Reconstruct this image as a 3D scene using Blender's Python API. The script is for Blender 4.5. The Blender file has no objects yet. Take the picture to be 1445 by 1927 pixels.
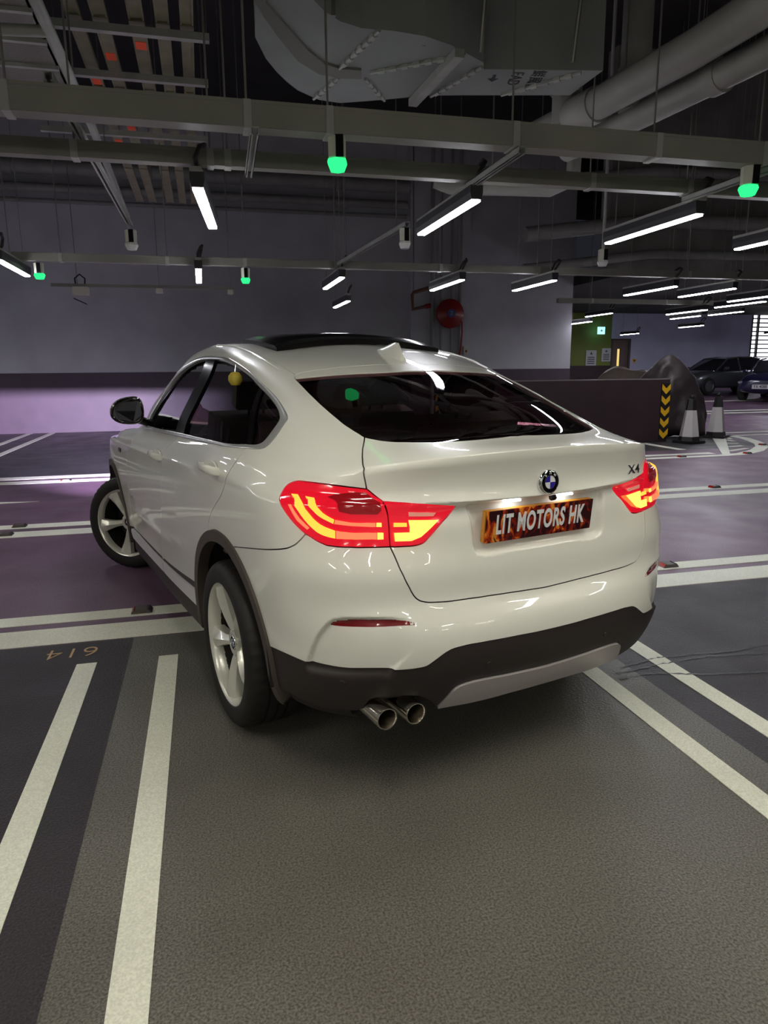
import bpy, bmesh, math, random
import numpy as np
from mathutils import Vector, Matrix
from mathutils.geometry import delaunay_2d_cdt
random.seed(7)
SC = bpy.context.scene
COL = SC.collection
# ------------------------------------------------------------------ camera
F_PX, IMG_W, IMG_H = 1327.684, 1445, 1927
CAM_H = 1.4736
def look(yaw, pitch, roll):
    f = Vector((math.sin(yaw)*math.cos(pitch), math.cos(yaw)*math.cos(pitch), -math.sin(pitch)))
    r0 = Vector((math.cos(yaw), -math.sin(yaw), 0)); u0 = r0.cross(f)
    r = r0*math.cos(roll)+u0*math.sin(roll); u = -r0*math.sin(roll)+u0*math.cos(roll)
    return Matrix((r, u, -f)).transposed().to_4x4()
cam_data = bpy.data.cameras.new('camera'); cam = bpy.data.objects.new('camera', cam_data); COL.objects.link(cam)
cam.matrix_world = Matrix.Translation((0, 0, CAM_H)) @ look(math.radians(14.129), math.radians(11.441), math.radians(-0.493))
cam_data.sensor_fit = 'VERTICAL'; cam_data.sensor_height = 36.0; cam_data.lens = 36.0*F_PX/IMG_H
cam_data.clip_start = .05; cam_data.clip_end = 200
SC.camera = cam
# ------------------------------------------------------------------ world, exposure
SC.view_settings.view_transform = 'Standard'; SC.view_settings.look = 'None'
SC.view_settings.gamma = 1.0; SC.view_settings.use_curve_mapping = False
SC.view_settings.exposure = 0.2
world = bpy.data.worlds.new('world'); SC.world = world; world.use_nodes = True
_bg = world.node_tree.nodes['Background']
_bg.inputs[0].default_value = (0.55, 0.6, 0.8, 1); _bg.inputs[1].default_value = 0.02
LAMP_POWER = 42.0          # emission strength of the fluorescent diffusers
LAMP_COLOUR = (0.93, 0.95, 1.0)
# ------------------------------------------------------------------ helpers
MATS = {}
def principled(name, colour, rough=.5, metal=0., coat=0., coat_rough=.03, spec=.5, emit=None, emit_s=0., noise=None, bump=None, alpha=None):
    """noise=(scale, amount, detail); bump=(scale, strength)"""
    if name in MATS: return MATS[name]
    m = bpy.data.materials.new(name); m.use_nodes = True; nt = m.node_tree; b = nt.nodes['Principled BSDF']
    b.inputs['Base Color'].default_value = (*colour, 1); b.inputs['Roughness'].default_value = rough
    b.inputs['Metallic'].default_value = metal; b.inputs['Coat Weight'].default_value = coat
    b.inputs['Coat Roughness'].default_value = coat_rough; b.inputs['Specular IOR Level'].default_value = spec
    if emit: b.inputs['Emission Color'].default_value = (*emit, 1); b.inputs['Emission Strength'].default_value = emit_s
    tc = nt.nodes.new('ShaderNodeTexCoord')
    if noise:
        n = nt.nodes.new('ShaderNodeTexNoise'); n.inputs['Scale'].default_value = noise[0]; n.inputs['Detail'].default_value = noise[2] if len(noise) > 2 else 4
        nt.links.new(tc.outputs['Object'], n.inputs['Vector'])
        mr = nt.nodes.new('ShaderNodeMapRange'); mr.inputs['From Min'].default_value = .3; mr.inputs['From Max'].default_value = .7
        mr.inputs['To Min'].default_value = 1-noise[1]; mr.inputs['To Max'].default_value = 1+noise[1]
        nt.links.new(n.outputs['Fac'], mr.inputs['Value'])
        mx = nt.nodes.new('ShaderNodeVectorMath'); mx.operation = 'SCALE'; mx.inputs[0].default_value = colour
        nt.links.new(mr.outputs['Result'], mx.inputs['Scale']); nt.links.new(mx.outputs['Vector'], b.inputs['Base Color'])
    if bump:
        n2 = nt.nodes.new('ShaderNodeTexNoise'); n2.inputs['Scale'].default_value = bump[0]; n2.inputs['Detail'].default_value = 3
        nt.links.new(tc.outputs['Object'], n2.inputs['Vector'])
        bp = nt.nodes.new('ShaderNodeBump'); bp.inputs['Strength'].default_value = bump[1]; bp.inputs['Distance'].default_value = .01
        nt.links.new(n2.outputs['Fac'], bp.inputs['Height']); nt.links.new(bp.outputs['Normal'], b.inputs['Normal'])
    MATS[name] = m
    return m
def emission(name, colour, strength):
    if name in MATS: return MATS[name]
    m = bpy.data.materials.new(name); m.use_nodes = True; nt = m.node_tree
    nt.nodes.remove(nt.nodes['Principled BSDF'])
    e = nt.nodes.new('ShaderNodeEmission'); e.inputs[0].default_value = (*colour, 1); e.inputs[1].default_value = strength
    nt.links.new(e.outputs[0], nt.nodes['Material Output'].inputs[0]); MATS[name] = m
    return m
def tinted_glass(name, tint, ior=1.5):
    if name in MATS: return MATS[name]
    m = bpy.data.materials.new(name); m.use_nodes = True; nt = m.node_tree
    nt.nodes.remove(nt.nodes['Principled BSDF'])
    t = nt.nodes.new('ShaderNodeBsdfTransparent'); t.inputs[0].default_value = (*tint, 1)
    g = nt.nodes.new('ShaderNodeBsdfGlossy'); g.inputs['Roughness'].default_value = .015
    lw = nt.nodes.new('ShaderNodeLayerWeight'); lw.inputs[0].default_value = .5
    pw = nt.nodes.new('ShaderNodeMath'); pw.operation = 'POWER'; pw.inputs[1].default_value = 5.; nt.links.new(lw.outputs['Facing'], pw.inputs[0])
    f = nt.nodes.new('ShaderNodeMath'); f.operation = 'MULTIPLY_ADD'; f.inputs[1].default_value = .95; f.inputs[2].default_value = .05; nt.links.new(pw.outputs[0], f.inputs[0])
    mx = nt.nodes.new('ShaderNodeMixShader')
    nt.links.new(f.outputs[0], mx.inputs[0]); nt.links.new(t.outputs[0], mx.inputs[1]); nt.links.new(g.outputs[0], mx.inputs[2])
    nt.links.new(mx.outputs[0], nt.nodes['Material Output'].inputs[0]); MATS[name] = m
    return m
def tag(o, label=None, category=None, group=None, kind=None):
    if label: o['label'] = label
    if category: o['category'] = category
    if group: o['group'] = group
    if kind: o['kind'] = kind
    return o
def empty(name, loc=(0, 0, 0), rz=0.):
    o = bpy.data.objects.new(name, None); COL.objects.link(o); o.location = loc; o.rotation_euler = (0, 0, rz); o.empty_display_size = .1
    return o
def thing(name, label, category, loc=(0, 0, 0), rz=0., group=None):
    return tag(empty(name, loc, rz), label, category, group)
def copy_tree(o, parent=None):
    c = o.copy(); COL.objects.link(c); c.parent = parent
    for ch in list(o.children): copy_tree(ch, c)
    return c
class MB:
    """collects simple solids and links them as one mesh object"""
    def __init__(s): s.v = []; s.f = []
    def add(s, v, f):
        k = len(s.v); s.v += [tuple(p) for p in v]; s.f += [tuple(i+k for i in q) for q in f]; return s
    def box(s, x0, x1, y0, y1, z0, z1, M=None):
        v = [(x, y, z) for z in (z0, z1) for y in (y0, y1) for x in (x0, x1)]
        if M is not None: v = [M @ Vector(p) for p in v]
        return s.add(v, [(0, 2, 3, 1), (4, 5, 7, 6), (0, 1, 5, 4), (2, 6, 7, 3), (0, 4, 6, 2), (1, 3, 7, 5)])
    def tube(s, path, r, n=10, caps=True):
        P = [Vector(p) for p in path]; rs = r if isinstance(r, (list, tuple)) else [r]*len(P)
        T = [(P[min(i+1, len(P)-1)]-P[max(i-1, 0)]).normalized() for i in range(len(P))]
        a = Vector((0, 0, 1)) if abs(T[0].z) < .9 else Vector((1, 0, 0))
        v = []
        for i, p in enumerate(P):
            a = (a-T[i]*a.dot(T[i])); a = a.normalized() if a.length > 1e-6 else T[i].orthogonal().normalized(); b = T[i].cross(a)
            v += [p+(a*math.cos(2*math.pi*k/n)+b*math.sin(2*math.pi*k/n))*rs[i] for k in range(n)]
        f = [(i*n+k, i*n+(k+1) % n, (i+1)*n+(k+1) % n, (i+1)*n+k) for i in range(len(P)-1) for k in range(n)]
        if caps: f += [tuple(reversed(range(n))), tuple((len(P)-1)*n+k for k in range(n))]
        return s.add(v, f)
    def lathe(s, prof, n=32, M=None, closed=False, arc=(0, 2*math.pi)):
        """prof: (r, h) about local Z"""
        full = abs(arc[1]-arc[0]-2*math.pi) < 1e-6; m = n if full else n+1
        v = []
        for k in range(m):
            t = arc[0]+(arc[1]-arc[0])*k/n
            v += [(r*math.cos(t), r*math.sin(t), h) for r, h in prof]
        if M is not None: v = [M @ Vector(p) for p in v]
        L = len(prof); f = []
        for k in range(n):
            k2 = (k+1) % m
            for i in range(L-1 if not closed else L):
                j = (i+1) % L
                f.append((k*L+i, k2*L+i, k2*L+j, k*L+j))
        return s.add(v, f)
    def prism(s, poly, z0, z1, M=None):
        n = len(poly); v = [(x, y, z0) for x, y in poly]+[(x, y, z1) for x, y in poly]
        if M is not None: v = [M @ Vector(p) for p in v]
        return s.add(v, [tuple(reversed(range(n))), tuple(range(n, 2*n))]+[(i, (i+1) % n, n+(i+1) % n, n+i) for i in range(n)])
    def loft(s, rings, closed=True, caps=True):
        n = len(rings[0]); v = [p for r in rings for p in r]; f = []
        for i in range(len(rings)-1):
            for k in range(n if closed else n-1):
                f.append((i*n+k, i*n+(k+1) % n, (i+1)*n+(k+1) % n, (i+1)*n+k))
        if caps: f += [tuple(reversed(range(n))), tuple((len(rings)-1)*n+k for k in range(n))]
        return s.add(v, f)
    def build(s, name, mat, parent=None, smooth=False, bevel=0., angle=40, label=None):
        me = bpy.data.meshes.new(name); me.from_pydata(s.v, [], s.f); me.materials.append(mat)
        bm = bmesh.new(); bm.from_mesh(me); bmesh.ops.recalc_face_normals(bm, faces=bm.faces)
        if bevel: bmesh.ops.bevel(bm, geom=[e for e in bm.edges if e.is_manifold and e.calc_face_angle(0) > .6], offset=bevel, segments=2, affect='EDGES', clamp_overlap=True)
        bm.to_mesh(me); bm.free()
        if smooth: smooth_mesh(me, angle)
        o = bpy.data.objects.new(name, me); COL.objects.link(o); o.parent = parent
        if label: o['label'] = label
        return o
def smooth_mesh(me, angle=40):
    me.polygons.foreach_set('use_smooth', [True]*len(me.polygons))
    try: me.set_sharp_from_angle(angle=math.radians(angle))
    except Exception: pass
def text_part(name, body, mat, parent, M, size, extrude=.001, align='CENTER', scale_x=1., bold=0., space=1.):
    cu = bpy.data.curves.new(name, 'FONT'); cu.body = body; cu.size = size; cu.extrude = extrude; cu.align_x = align; cu.align_y = 'CENTER'; cu.offset = bold; cu.space_character = space
    tmp = bpy.data.objects.new('tmp', cu); COL.objects.link(tmp)
    bpy.context.view_layer.update()
    me = bpy.data.meshes.new_from_object(tmp.evaluated_get(bpy.context.evaluated_depsgraph_get())); me.name = name
    bpy.data.objects.remove(tmp); bpy.data.curves.remove(cu)
    me.transform(M @ Matrix.Diagonal((scale_x, 1, 1, 1))); me.materials.clear(); me.materials.append(mat)
    o = bpy.data.objects.new(name, me); COL.objects.link(o); o.parent = parent
    return o
LOWERED = [(1.8204, 1.4891), (1.6208, 1.4519), (1.4189, 1.3951), (1.2726, 1.3545)]   # edge of the half lowered rear side window
SPIN_REAR, SPIN_FRONT = -60., -62.
# ------------------------------------------------------------------ floor
def floor_mat(name, c, rough, sparkle=.5, wear=.18, grit=.5):
    m = bpy.data.materials.new(name); m.use_nodes = True; nt = m.node_tree; b = nt.nodes['Principled BSDF']
    tc = nt.nodes.new('ShaderNodeTexCoord')
    def noise(sc, det): n = nt.nodes.new('ShaderNodeTexNoise'); n.inputs['Scale'].default_value = sc; n.inputs['Detail'].default_value = det; nt.links.new(tc.outputs['Object'], n.inputs['Vector']); return n
    def remap(o, a, bb, c0, c1): r = nt.nodes.new('ShaderNodeMapRange'); r.inputs['From Min'].default_value = a; r.inputs['From Max'].default_value = bb; r.inputs['To Min'].default_value = c0; r.inputs['To Max'].default_value = c1; nt.links.new(o, r.inputs['Value']); return r.outputs['Result']
    big = remap(noise(1.3, 4).outputs['Fac'], .3, .7, 1-wear, 1+wear); grain = noise(150, 3).outputs['Fac']; gr = remap(grain, .35, .65, 1-grit, 1+grit)
    mu = nt.nodes.new('ShaderNodeMath'); mu.operation = 'MULTIPLY'; nt.links.new(big, mu.inputs[0]); nt.links.new(gr, mu.inputs[1])
    sc = nt.nodes.new('ShaderNodeVectorMath'); sc.operation = 'SCALE'; sc.inputs[0].default_value = c; nt.links.new(mu.outputs[0], sc.inputs['Scale']); nt.links.new(sc.outputs['Vector'], b.inputs['Base Color'])
    nt.links.new(remap(noise(2.1, 3).outputs['Fac'], .3, .7, rough-.08, rough+.08), b.inputs['Roughness'])
    v = nt.nodes.new('ShaderNodeTexVoronoi'); v.inputs['Scale'].default_value = 115; nt.links.new(tc.outputs['Object'], v.inputs['Vector'])
    bp = nt.nodes.new('ShaderNodeBump'); bp.inputs['Strength'].default_value = sparkle; bp.inputs['Distance'].default_value = .003
    ad = nt.nodes.new('ShaderNodeMath'); ad.operation = 'ADD'; nt.links.new(v.outputs['Distance'], ad.inputs[0]); nt.links.new(grain, ad.inputs[1]); nt.links.new(ad.outputs[0], bp.inputs['Height']); nt.links.new(bp.outputs['Normal'], b.inputs['Normal'])
    return m
ASPHALT = floor_mat('dark_asphalt', (.038, .031, .038), .50, .55)
OLIVE = floor_mat('olive_grey_floor', (.148, .140, .122), .42, .42)
LANE = floor_mat('purple_grey_floor', (.165, .092, .150), .40, .30)
FARBAY = floor_mat('far_bay_floor', (.050, .048, .054), .42, .25)
LINEW = floor_mat('white_road_paint', (.90, .90, .78), .55, .20, .08, .10)
LINEY = principled('pale_orange_paint', (.62, .42, .22), rough=.6)
def structure(o, label=None): o['kind'] = 'structure'; o['label'] = label or o.get('label', ''); return o
floor = structure(MB().box(-8, 27, 4.0, 11.0, -.12, 0).build('floor', LANE), 'purple-grey painted driveway floor')
for nm, x0, x1, y0, y1, m in (('floor', -8, -.455, -9, 4.0, ASPHALT), ('floor', -.455, 1.99, -9, 4.0, OLIVE), ('floor', 1.99, 27, -9, 4.0, ASPHALT), ('floor', -8, 10.4, 11.0, 19.2, FARBAY)):
    o = MB().box(x0, x1, y0, y1, -.12, 0).build(nm, m); structure(o, 'painted car park floor')
# gently rising floor of the far hall
mb = MB(); mb.add([(10.4, 11, 0), (27, 11, 0), (27, 14.5, 0), (10.4, 14.5, 0), (27, 28.4, .55), (10.4, 28.4, .55)], [(0, 1, 2, 3), (3, 2, 4, 5)]); structure(mb.build('floor', LANE), 'gently rising floor of the far hall')
def far_z(y): return max(0., (y-14.5)/13.9*.55)
def line(x0, x1, y0, y1, z=0., m=None): return MB().box(x0, x1, y0, y1, z, z+.003).build('painted_line', m or LINEW, floor)
for x0, x1 in ((-.706, -.608), (-.303, -.205), (1.735, 1.835), (2.135, 2.235), (-3.15, -3.05), (-2.75, -2.65), (4.18, 4.28), (4.58, 4.68)): line(x0, x1, -6, 3.68)
for y0, y1 in ((4.37, 4.53), (4.01, 4.27), (7.27, 7.46), (6.88, 7.12)): line(-8, 20, y0, y1)
for y0, y1 in ((10.72, 10.98), (10.28, 10.52)): line(-8, 2.5, y0, y1)
line(4.4, 8.5, 10.33, 10.52); line(4.4, 8.5, 10.0, 10.18)
for x0, x1 in ((-4.24, -4.10), (-3.72, -3.58), (-1.4, -1.27), (-.95, -.82)): line(x0, x1, 11.3, 18.95)
for x0, x1, y in ((10.5, 20, 12.9), (10.5, 20, 13.5)): line(x0, x1, y, y+.16, .0)
def ramp_line(x0, x1, y0, y1):
    mb = MB(); mb.add([(x0, y0, far_z(y0)+.004), (x1, y0, far_z(y0)+.004), (x1, y1, far_z(y1)+.004), (x0, y1, far_z(y1)+.004)], [(0, 1, 2, 3)]); mb.build('painted_line', LINEW, floor)
ramp_line(12, 24, 17.6, 17.85); ramp_line(12, 24, 18.2, 18.45); ramp_line(12, 24, 21.3, 21.6)
line(8.25, 8.42, 11.0, 12.2)
# arrow tip on the driveway
MB().prism([(-1.92, 8.80), (-2.9, 8.98), (-2.9, 8.72)], 0, .003).build('painted_arrow', LINEW, floor)
# striped nose of the traffic island
nose_o = [(8.45, 10.0), (8.93, 10.06), (9.56, 10.42), (10.1, 10.9), (10.42, 11.3), (10.75, 11.85), (11.0, 12.4), (11.1, 12.9), (11.05, 13.25)]
nose_i = [(8.45, 10.20), (8.86, 10.27), (9.42, 10.60), (9.95, 11.06), (10.25, 11.43), (10.55, 11.95), (10.78, 12.45), (10.86, 12.9), (10.82, 13.25)]
mb = MB(); n = len(nose_o); mb.add([(x, y, .003) for x, y in nose_o]+[(x, y, .003) for x, y in nose_i], [(i, i+1, n+i+1, n+i) for i in range(n-1)]); mb.build('painted_line', LINEW, floor)
MB().prism([(8.45, 10.1), (8.72, 10.25), (11.0, 13.15), (10.72, 13.25)], 0, .0032).build('painted_line', LINEW, floor)
for k in range(5):
    t = .12+.19*k; a = Vector((8.72+2.28*t, 10.25+2.9*t, 0)); tip = Vector((9.45+1.2*t, 10.62+2.0*t, 0)); d = (tip-a).normalized(); nn = Vector((-d.y, d.x, 0))*.05
    MB().prism([tuple((a+nn)[:2]), tuple((a-nn)[:2]), tuple((tip-nn)[:2]), tuple((tip+nn)[:2])], 0, .003).build('painted_stripe', LINEW, floor)
# bay number, read from the driveway
text_part('bay_number', '614', LINEY, floor, Matrix.Translation((-.755, 3.855, .002)) @ Matrix.Rotation(math.radians(180), 4, 'Z'), .19, .0008, scale_x=.95, bold=-.003)
# raised reflective road studs
def stud(x, y, rz, label, red=True):
    t = thing('road_stud', label, 'road stud', (x, y, .0035), rz, 'road studs along the white lines')
    MB().prism([(-.065, 0), (.065, 0), (.035, .024), (-.035, .024)], -.05, .05, Matrix.Rotation(math.radians(90), 4, 'X')).build('housing', principled('stud_grey', (.10, .09, .08), rough=.5), t, bevel=.003)
    M = Matrix.Translation((-.052, 0, .0125)) @ Matrix.Rotation(math.radians(-50), 4, 'Y')
    MB().box(-.014, .014, -.042, .042, 0, .003, M).build('reflector', principled('stud_red', (.45, .02, .015), rough=.25, coat=.6), t)
    M = Matrix.Translation((.052, 0, .0125)) @ Matrix.Rotation(math.radians(50), 4, 'Y')
    MB().box(-.014, .014, -.042, .042, 0, .003, M).build('reflector', principled('stud_dark', (.03, .025, .03), rough=.25, coat=.6), t)
for x, y, l in ((-.445, 4.45, 'grey road stud with a red reflector just ahead of the rear wheel'), (-1.836, 7.0, 'road stud at the left edge on the nearer white line'), (-1.80, 7.37, 'road stud at the left edge on the farther white line'), (-1.893, 10.42, 'small road stud far left beside the front wheel'),
                (3.322, 4.45, 'dark road stud on the white line beside the rear bumper'), (6.076, 7.36, 'dark road stud on the line behind the right tail lamp'), (7.652, 10.10, 'road stud on the line below the traffic cones'), (9.0, 10.17, 'road stud at the start of the striped island nose'), (10.25, 11.22, 'road stud at the tip of the striped island nose')):
    stud(x, y, 0, l)
# dark jagged tyre scuffs at the right
SCUFF = principled('tyre_scuff', (.012, .011, .012), rough=.35)
_r = random.Random(4)
for pts in (((1.935, 2.909), (2.172, 2.967), (2.391, 2.964), (2.633, 2.942), (2.878, 2.973), (3.3, 3.02)), ((1.888, 2.857), (2.183, 2.895), (2.452, 2.919), (2.785, 2.87), (3.2, 2.86)), ((1.866, 2.8), (2.037, 2.816), (2.303, 2.731), (2.611, 2.679), (3.0, 2.66))):
    V = []
    for i in range(len(pts)-1):
        for k in range(14):
            t_ = k/14; x = pts[i][0]+(pts[i+1][0]-pts[i][0])*t_; y = pts[i][1]+(pts[i+1][1]-pts[i][1])*t_+_r.uniform(-.006, .006); w_ = _r.uniform(.001, .009)
            V += [(x, y-w_, .0036), (x, y+w_, .0036)]
    mb = MB(); mb.add(V, [(2*i, 2*i+2, 2*i+3, 2*i+1) for i in range(len(V)//2-1)]); mb.build('tyre_scuff', SCUFF, floor)
# ------------------------------------------------------------------ walls
WALLC = principled('lavender_grey_wall', (.58, .57, .61), rough=.7, noise=(1.1, .10, 5), bump=(60, .06))
DADO = principled('dark_dado_paint', (.085, .055, .082), rough=.55, noise=(2, .12, 4), bump=(60, .05))
CONC = principled('dark_concrete', (.24, .23, .22), rough=.85, noise=(2, .2, 5), bump=(40, .1))
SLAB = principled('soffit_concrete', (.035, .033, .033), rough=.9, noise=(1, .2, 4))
FARW = principled('far_lavender_wall', (.55, .56, .74), rough=.7, noise=(1, .1, 4))
GREENW = principled('olive_green_wall', (.20, .24, .045), rough=.7, noise=(1.5, .08, 4))
structure(MB().box(-8, 10.4, 19.0, 19.3, 1.45, 7.6).build('wall_back', WALLC), 'lavender grey upper back wall')
structure(MB().box(-8, 10.4, 18.985, 19.3, 0, 1.45).build('wall_back', DADO), 'dark painted lower back wall')
structure(MB().box(-8.3, -8, -9, 19.3, 0, 7.6).build('wall_left', WALLC), 'side wall')
structure(MB().box(27, 27.3, -9, 28.7, 0, 7.6).build('wall_right', WALLC), 'side wall')
structure(MB().box(-8.3, 27.3, -9.3, -9, 0, 7.6).build('wall_front', WALLC), 'wall behind the camera')
structure(MB().box(10.1, 10.4, 19.3, 28.4, 0, 7.6).build('wall_side', WALLC), 'return wall beside the far hall')
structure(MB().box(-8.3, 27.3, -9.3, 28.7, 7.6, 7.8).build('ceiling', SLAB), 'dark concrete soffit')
structure(MB().box(8.2, 27, 13.6, 13.95, 3.35, 7.6).build('wall_upper', CONC), 'concrete downstand above the far hall')
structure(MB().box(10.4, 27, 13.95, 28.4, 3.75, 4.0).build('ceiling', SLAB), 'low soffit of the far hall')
# pilaster with hose reel
pil = structure(MB().box(5.50, 7.15, 18.72, 19.0, 1.45, 7.6).build('wall_pilaster', WALLC), 'pilaster on the back wall'); structure(MB().box(5.50, 7.15, 18.71, 19.0, 0, 1.45).build('wall_pilaster', DADO), 'dark foot of the pilaster')
YEL = principled('hazard_yellow', (.85, .47, .015), rough=.5); BLK = principled('hazard_black', (.012, .010, .010), rough=.5)
def guard(name, label, x, y, w, z0, z1, n, face, wrap):
    """black corner guard with yellow chevrons, on a face looking -Y"""
    t = thing(name, label, 'corner guard', (x, y, z0))
    MB().box(-w/2, w/2, -.018, 0, 0, z1-z0).build('backing', BLK, t)
    h = (z1-z0)/n
    for k in range(n):
        z = k*h+.02*h; a = h*.5
        if wrap: pts = [(-w/2, z+.42*h), (0, z), (w/2, z+.42*h), (w/2, z+.42*h+a), (0, z+a), (-w/2, z+.42*h+a)]
        else: pts = [(-w/2, z), (w/2, z+.5*h), (w/2, z+.5*h+a), (-w/2, z+a)]
        MB().prism([(p[0], p[1]) for p in pts], .0181, .0215, Matrix.Rotation(math.radians(90), 4, 'X')).build('chevron' if wrap else 'stripe', YEL, t)
    return t
guard('corner_guard', 'yellow and black striped guard on the left pilaster edge seen through the rear window', 6.31, 18.71, .24, .02, .86, 3, 0, False)
guard('corner_guard', 'yellow and black striped guard on the right pilaster edge seen through the rear window', 7.0, 18.71, .14, .02, .88, 3, 0, False)
# ------------------------------------------------------------------ the car's body surface: rings of points from sill to roof, spline-interpolated
# ---- interpolating C2 cubic spline (natural) on arbitrary knots, vector-valued
def nspline(t,P):
    t=np.asarray(t,float);P=np.asarray(P,float);n=len(t)
    sh=P.shape;P2=P.reshape(n,-1)
    h=np.diff(t)
    if n==2:
        M=np.zeros_like(P2)
    else:
        A=np.zeros((n,n));B=np.zeros_like(P2)
        A[0,0]=A[-1,-1]=1
        for i in range(1,n-1):
            A[i,i-1]=h[i-1];A[i,i]=2*(h[i-1]+h[i]);A[i,i+1]=h[i]
            B[i]=6*((P2[i+1]-P2[i])/h[i]-(P2[i]-P2[i-1])/h[i-1])
        M=np.linalg.solve(A,B)
    def ev(q):
        q=np.atleast_1d(np.asarray(q,float))
        i=np.clip(np.searchsorted(t,q,side='right')-1,0,n-2)
        d=(q-t[i])[:,None];hh=h[i][:,None]
        a=P2[i];b=(P2[i+1]-P2[i])/hh-hh*(2*M[i]+M[i+1])/6
        r=a+b*d+M[i]/2*d**2+(M[i+1]-M[i])/(6*hh)*d**3
        return r.reshape((len(q),)+sh[1:])
    return ev
NR=8      # rear columns 0..7
XS=[-.1,.35,.8,1.25,1.7,2.1]
FR=[0,.12,.3,.5,.7,.87,1.0]
def srow(xr,zr,n,x0,ys,zs,xf,zf,x0f=2.55,nf=3.2,zc=None,taper=1.0,yr=None):
    """lower ring. ys: half width mid; zs: (z at rear x0, z mid, z front x0f)"""
    pts=[]
    w0=yr if yr else ys*.978
    fr=[0,.22,.45,.64,.80,.91,.975,1.0]
    for q in fr:
        k=(1-q**n)**(1/n)
        x=x0-(x0-xr)*k; y=w0*q
        s=q*q*(3-2*q)
        z=zr+(zs[0]-zr)*s
        if zc is not None: z=z+ (zc-(zr+zs[0])/2)*4*s*(1-s)
        pts.append((x,y,z))
    xs=[x0+(x0f-x0)*k for k in (.16,.33,.5,.67,.84,1.0)]
    for x in xs:
        k=(x-x0)/(x0f-x0)
        y=w0+(ys-w0)*min(1,(1-(1-min(k/.4,1))**2.2)) 
        if k>.85: y=ys-(ys*.003)*((k-.85)/.15)
        z=zs[0]+(zs[1]-zs[0])*min(k/.5,1) if k<.5 else zs[1]+(zs[2]-zs[1])*(k-.5)/.5
        pts.append((x,y,z))
    wf=pts[-1][1]
    for q in (.955,.84,.62,.33,0):
        k=(1-q**nf)**(1/nf); s=1-q*q*(3-2*q)
        pts.append((x0f+(xf-x0f)*k, wf*q, zs[2]+(zf-zs[2])*s))
    return pts
def erow(rear,side,front):
    return list(rear)+list(side)+list(front)
ROWS=[]
def build_rows():
    R=[]
    R.append(srow(-.80,.235,2.3,-.35,.80,(.19,.18,.2),3.45,.2,yr=.75))
    R.append(srow(-.862,.285,2.4,-.35,.885,(.245,.225,.24),3.58,.24,yr=.835))
    R.append(srow(-.925,.385,2.55,-.35,.905,(.34,.315,.33),3.64,.33,yr=.882))
    R.append(srow(-.958,.49,2.75,-.35,.912,(.45,.41,.42),3.68,.43))
    R.append(srow(-.964,.57,2.85,-.35,.918,(.55,.51,.52),3.70,.52))
    R.append(srow(-.943,.645,2.95,-.35,.924,(.645,.61,.61),3.71,.60))
    R.append(srow(-.908,.70,3.05,-.35,.928,(.725,.69,.69),3.71,.66))
    R.append(srow(-.900,.79,3.1,-.35,.930,(.81,.77,.77),3.71,.72))
    R.append(srow(-.887,.89,2.82,-.35,.930,(.90,.86,.84),3.70,.78))
    R.append(srow(-.880,.975,2.7,-.35,.927,(.97,.93,.90),3.68,.83))
    R.append(srow(-.878,1.028,2.65,-.35,.922,(1.02,.985,.95),3.64,.87))
    # 11 just above the crease over the number plate
    rr=srow(-.906,1.036,2.62,-.35,.917,(1.045,1.01,.975),3.58,.90)
    b=srow(-.881,1.042,2.62,-.35,.917,(1.045,1.01,.975),3.58,.90)
    rr=[tuple(np.array(b[j])+(np.array(rr[j])-np.array(b[j]))*max(0,1-(j/3.2)**2)) for j in range(len(rr))]
    R.append(rr)
    F=lambda xf,zf,w,x0f,z0: [(x0f+(xf-x0f)*(1-q**2.3)**(1/2.3), w*q, z0+(zf-z0)*(1-q*q*(3-2*q))) for q in (.955,.84,.62,.33,0)]
    def S(rear,xs,ys,zs,xf,zf):
        side=list(zip(xs,ys,zs)); return erow(rear,side,F(xf,zf,ys[-1],xs[-1],zs[-1]))
    R.append(S([(-.898,0,1.095),(-.889,.2,1.095),(-.855,.41,1.093),(-.785,.60,1.086),(-.695,.725,1.077),(-.57,.81,1.068),(-.43,.862,1.068),(-.27,.892,1.07)],
       [.15,.65,1.1,1.55,2.0,2.45],[.908,.909,.909,.908,.907,.903],[1.06,1.045,1.035,1.025,1.015,1.0],3.55,.94))
    R.append(S([(-.915,0,1.165),(-.906,.2,1.163),(-.868,.415,1.156),(-.79,.60,1.142),(-.69,.712,1.125),(-.56,.79,1.112),(-.42,.845,1.11),(-.26,.876,1.112)],
       [.15,.65,1.1,1.55,2.0,2.45],[.896,.897,.897,.895,.893,.886],[1.10,1.083,1.07,1.06,1.05,1.035],3.42,.985))
    R.append(S([(-.930,0,1.205),(-.921,.2,1.202),(-.880,.415,1.190),(-.797,.595,1.170),(-.69,.70,1.148),(-.555,.775,1.135),(-.41,.833,1.134),(-.25,.868,1.137)],
       [.15,.65,1.1,1.55,2.0,2.45],[.888,.888,.887,.884,.879,.866],[1.125,1.107,1.094,1.083,1.072,1.055],3.25,1.015))
    R.append(S([(-.87,0,1.213),(-.86,.2,1.213),(-.80,.40,1.207),(-.70,.57,1.195),(-.59,.675,1.178),(-.465,.76,1.165),(-.33,.822,1.160),(-.18,.86,1.158)],
       [.15,.65,1.1,1.55,1.95,2.35],[.880,.880,.878,.873,.865,.845],[1.145,1.127,1.113,1.101,1.09,1.075],2.9,1.03))
    R.append(S([(-.735,0,1.228),(-.725,.2,1.229),(-.66,.39,1.229),(-.565,.54,1.232),(-.465,.645,1.228),(-.355,.728,1.217),(-.23,.793,1.203),(-.09,.84,1.187)],
       [.2,.65,1.1,1.5,1.85,2.15],[.868,.868,.866,.860,.848,.822],[1.172,1.152,1.137,1.125,1.115,1.10],2.55,1.065))
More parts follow.
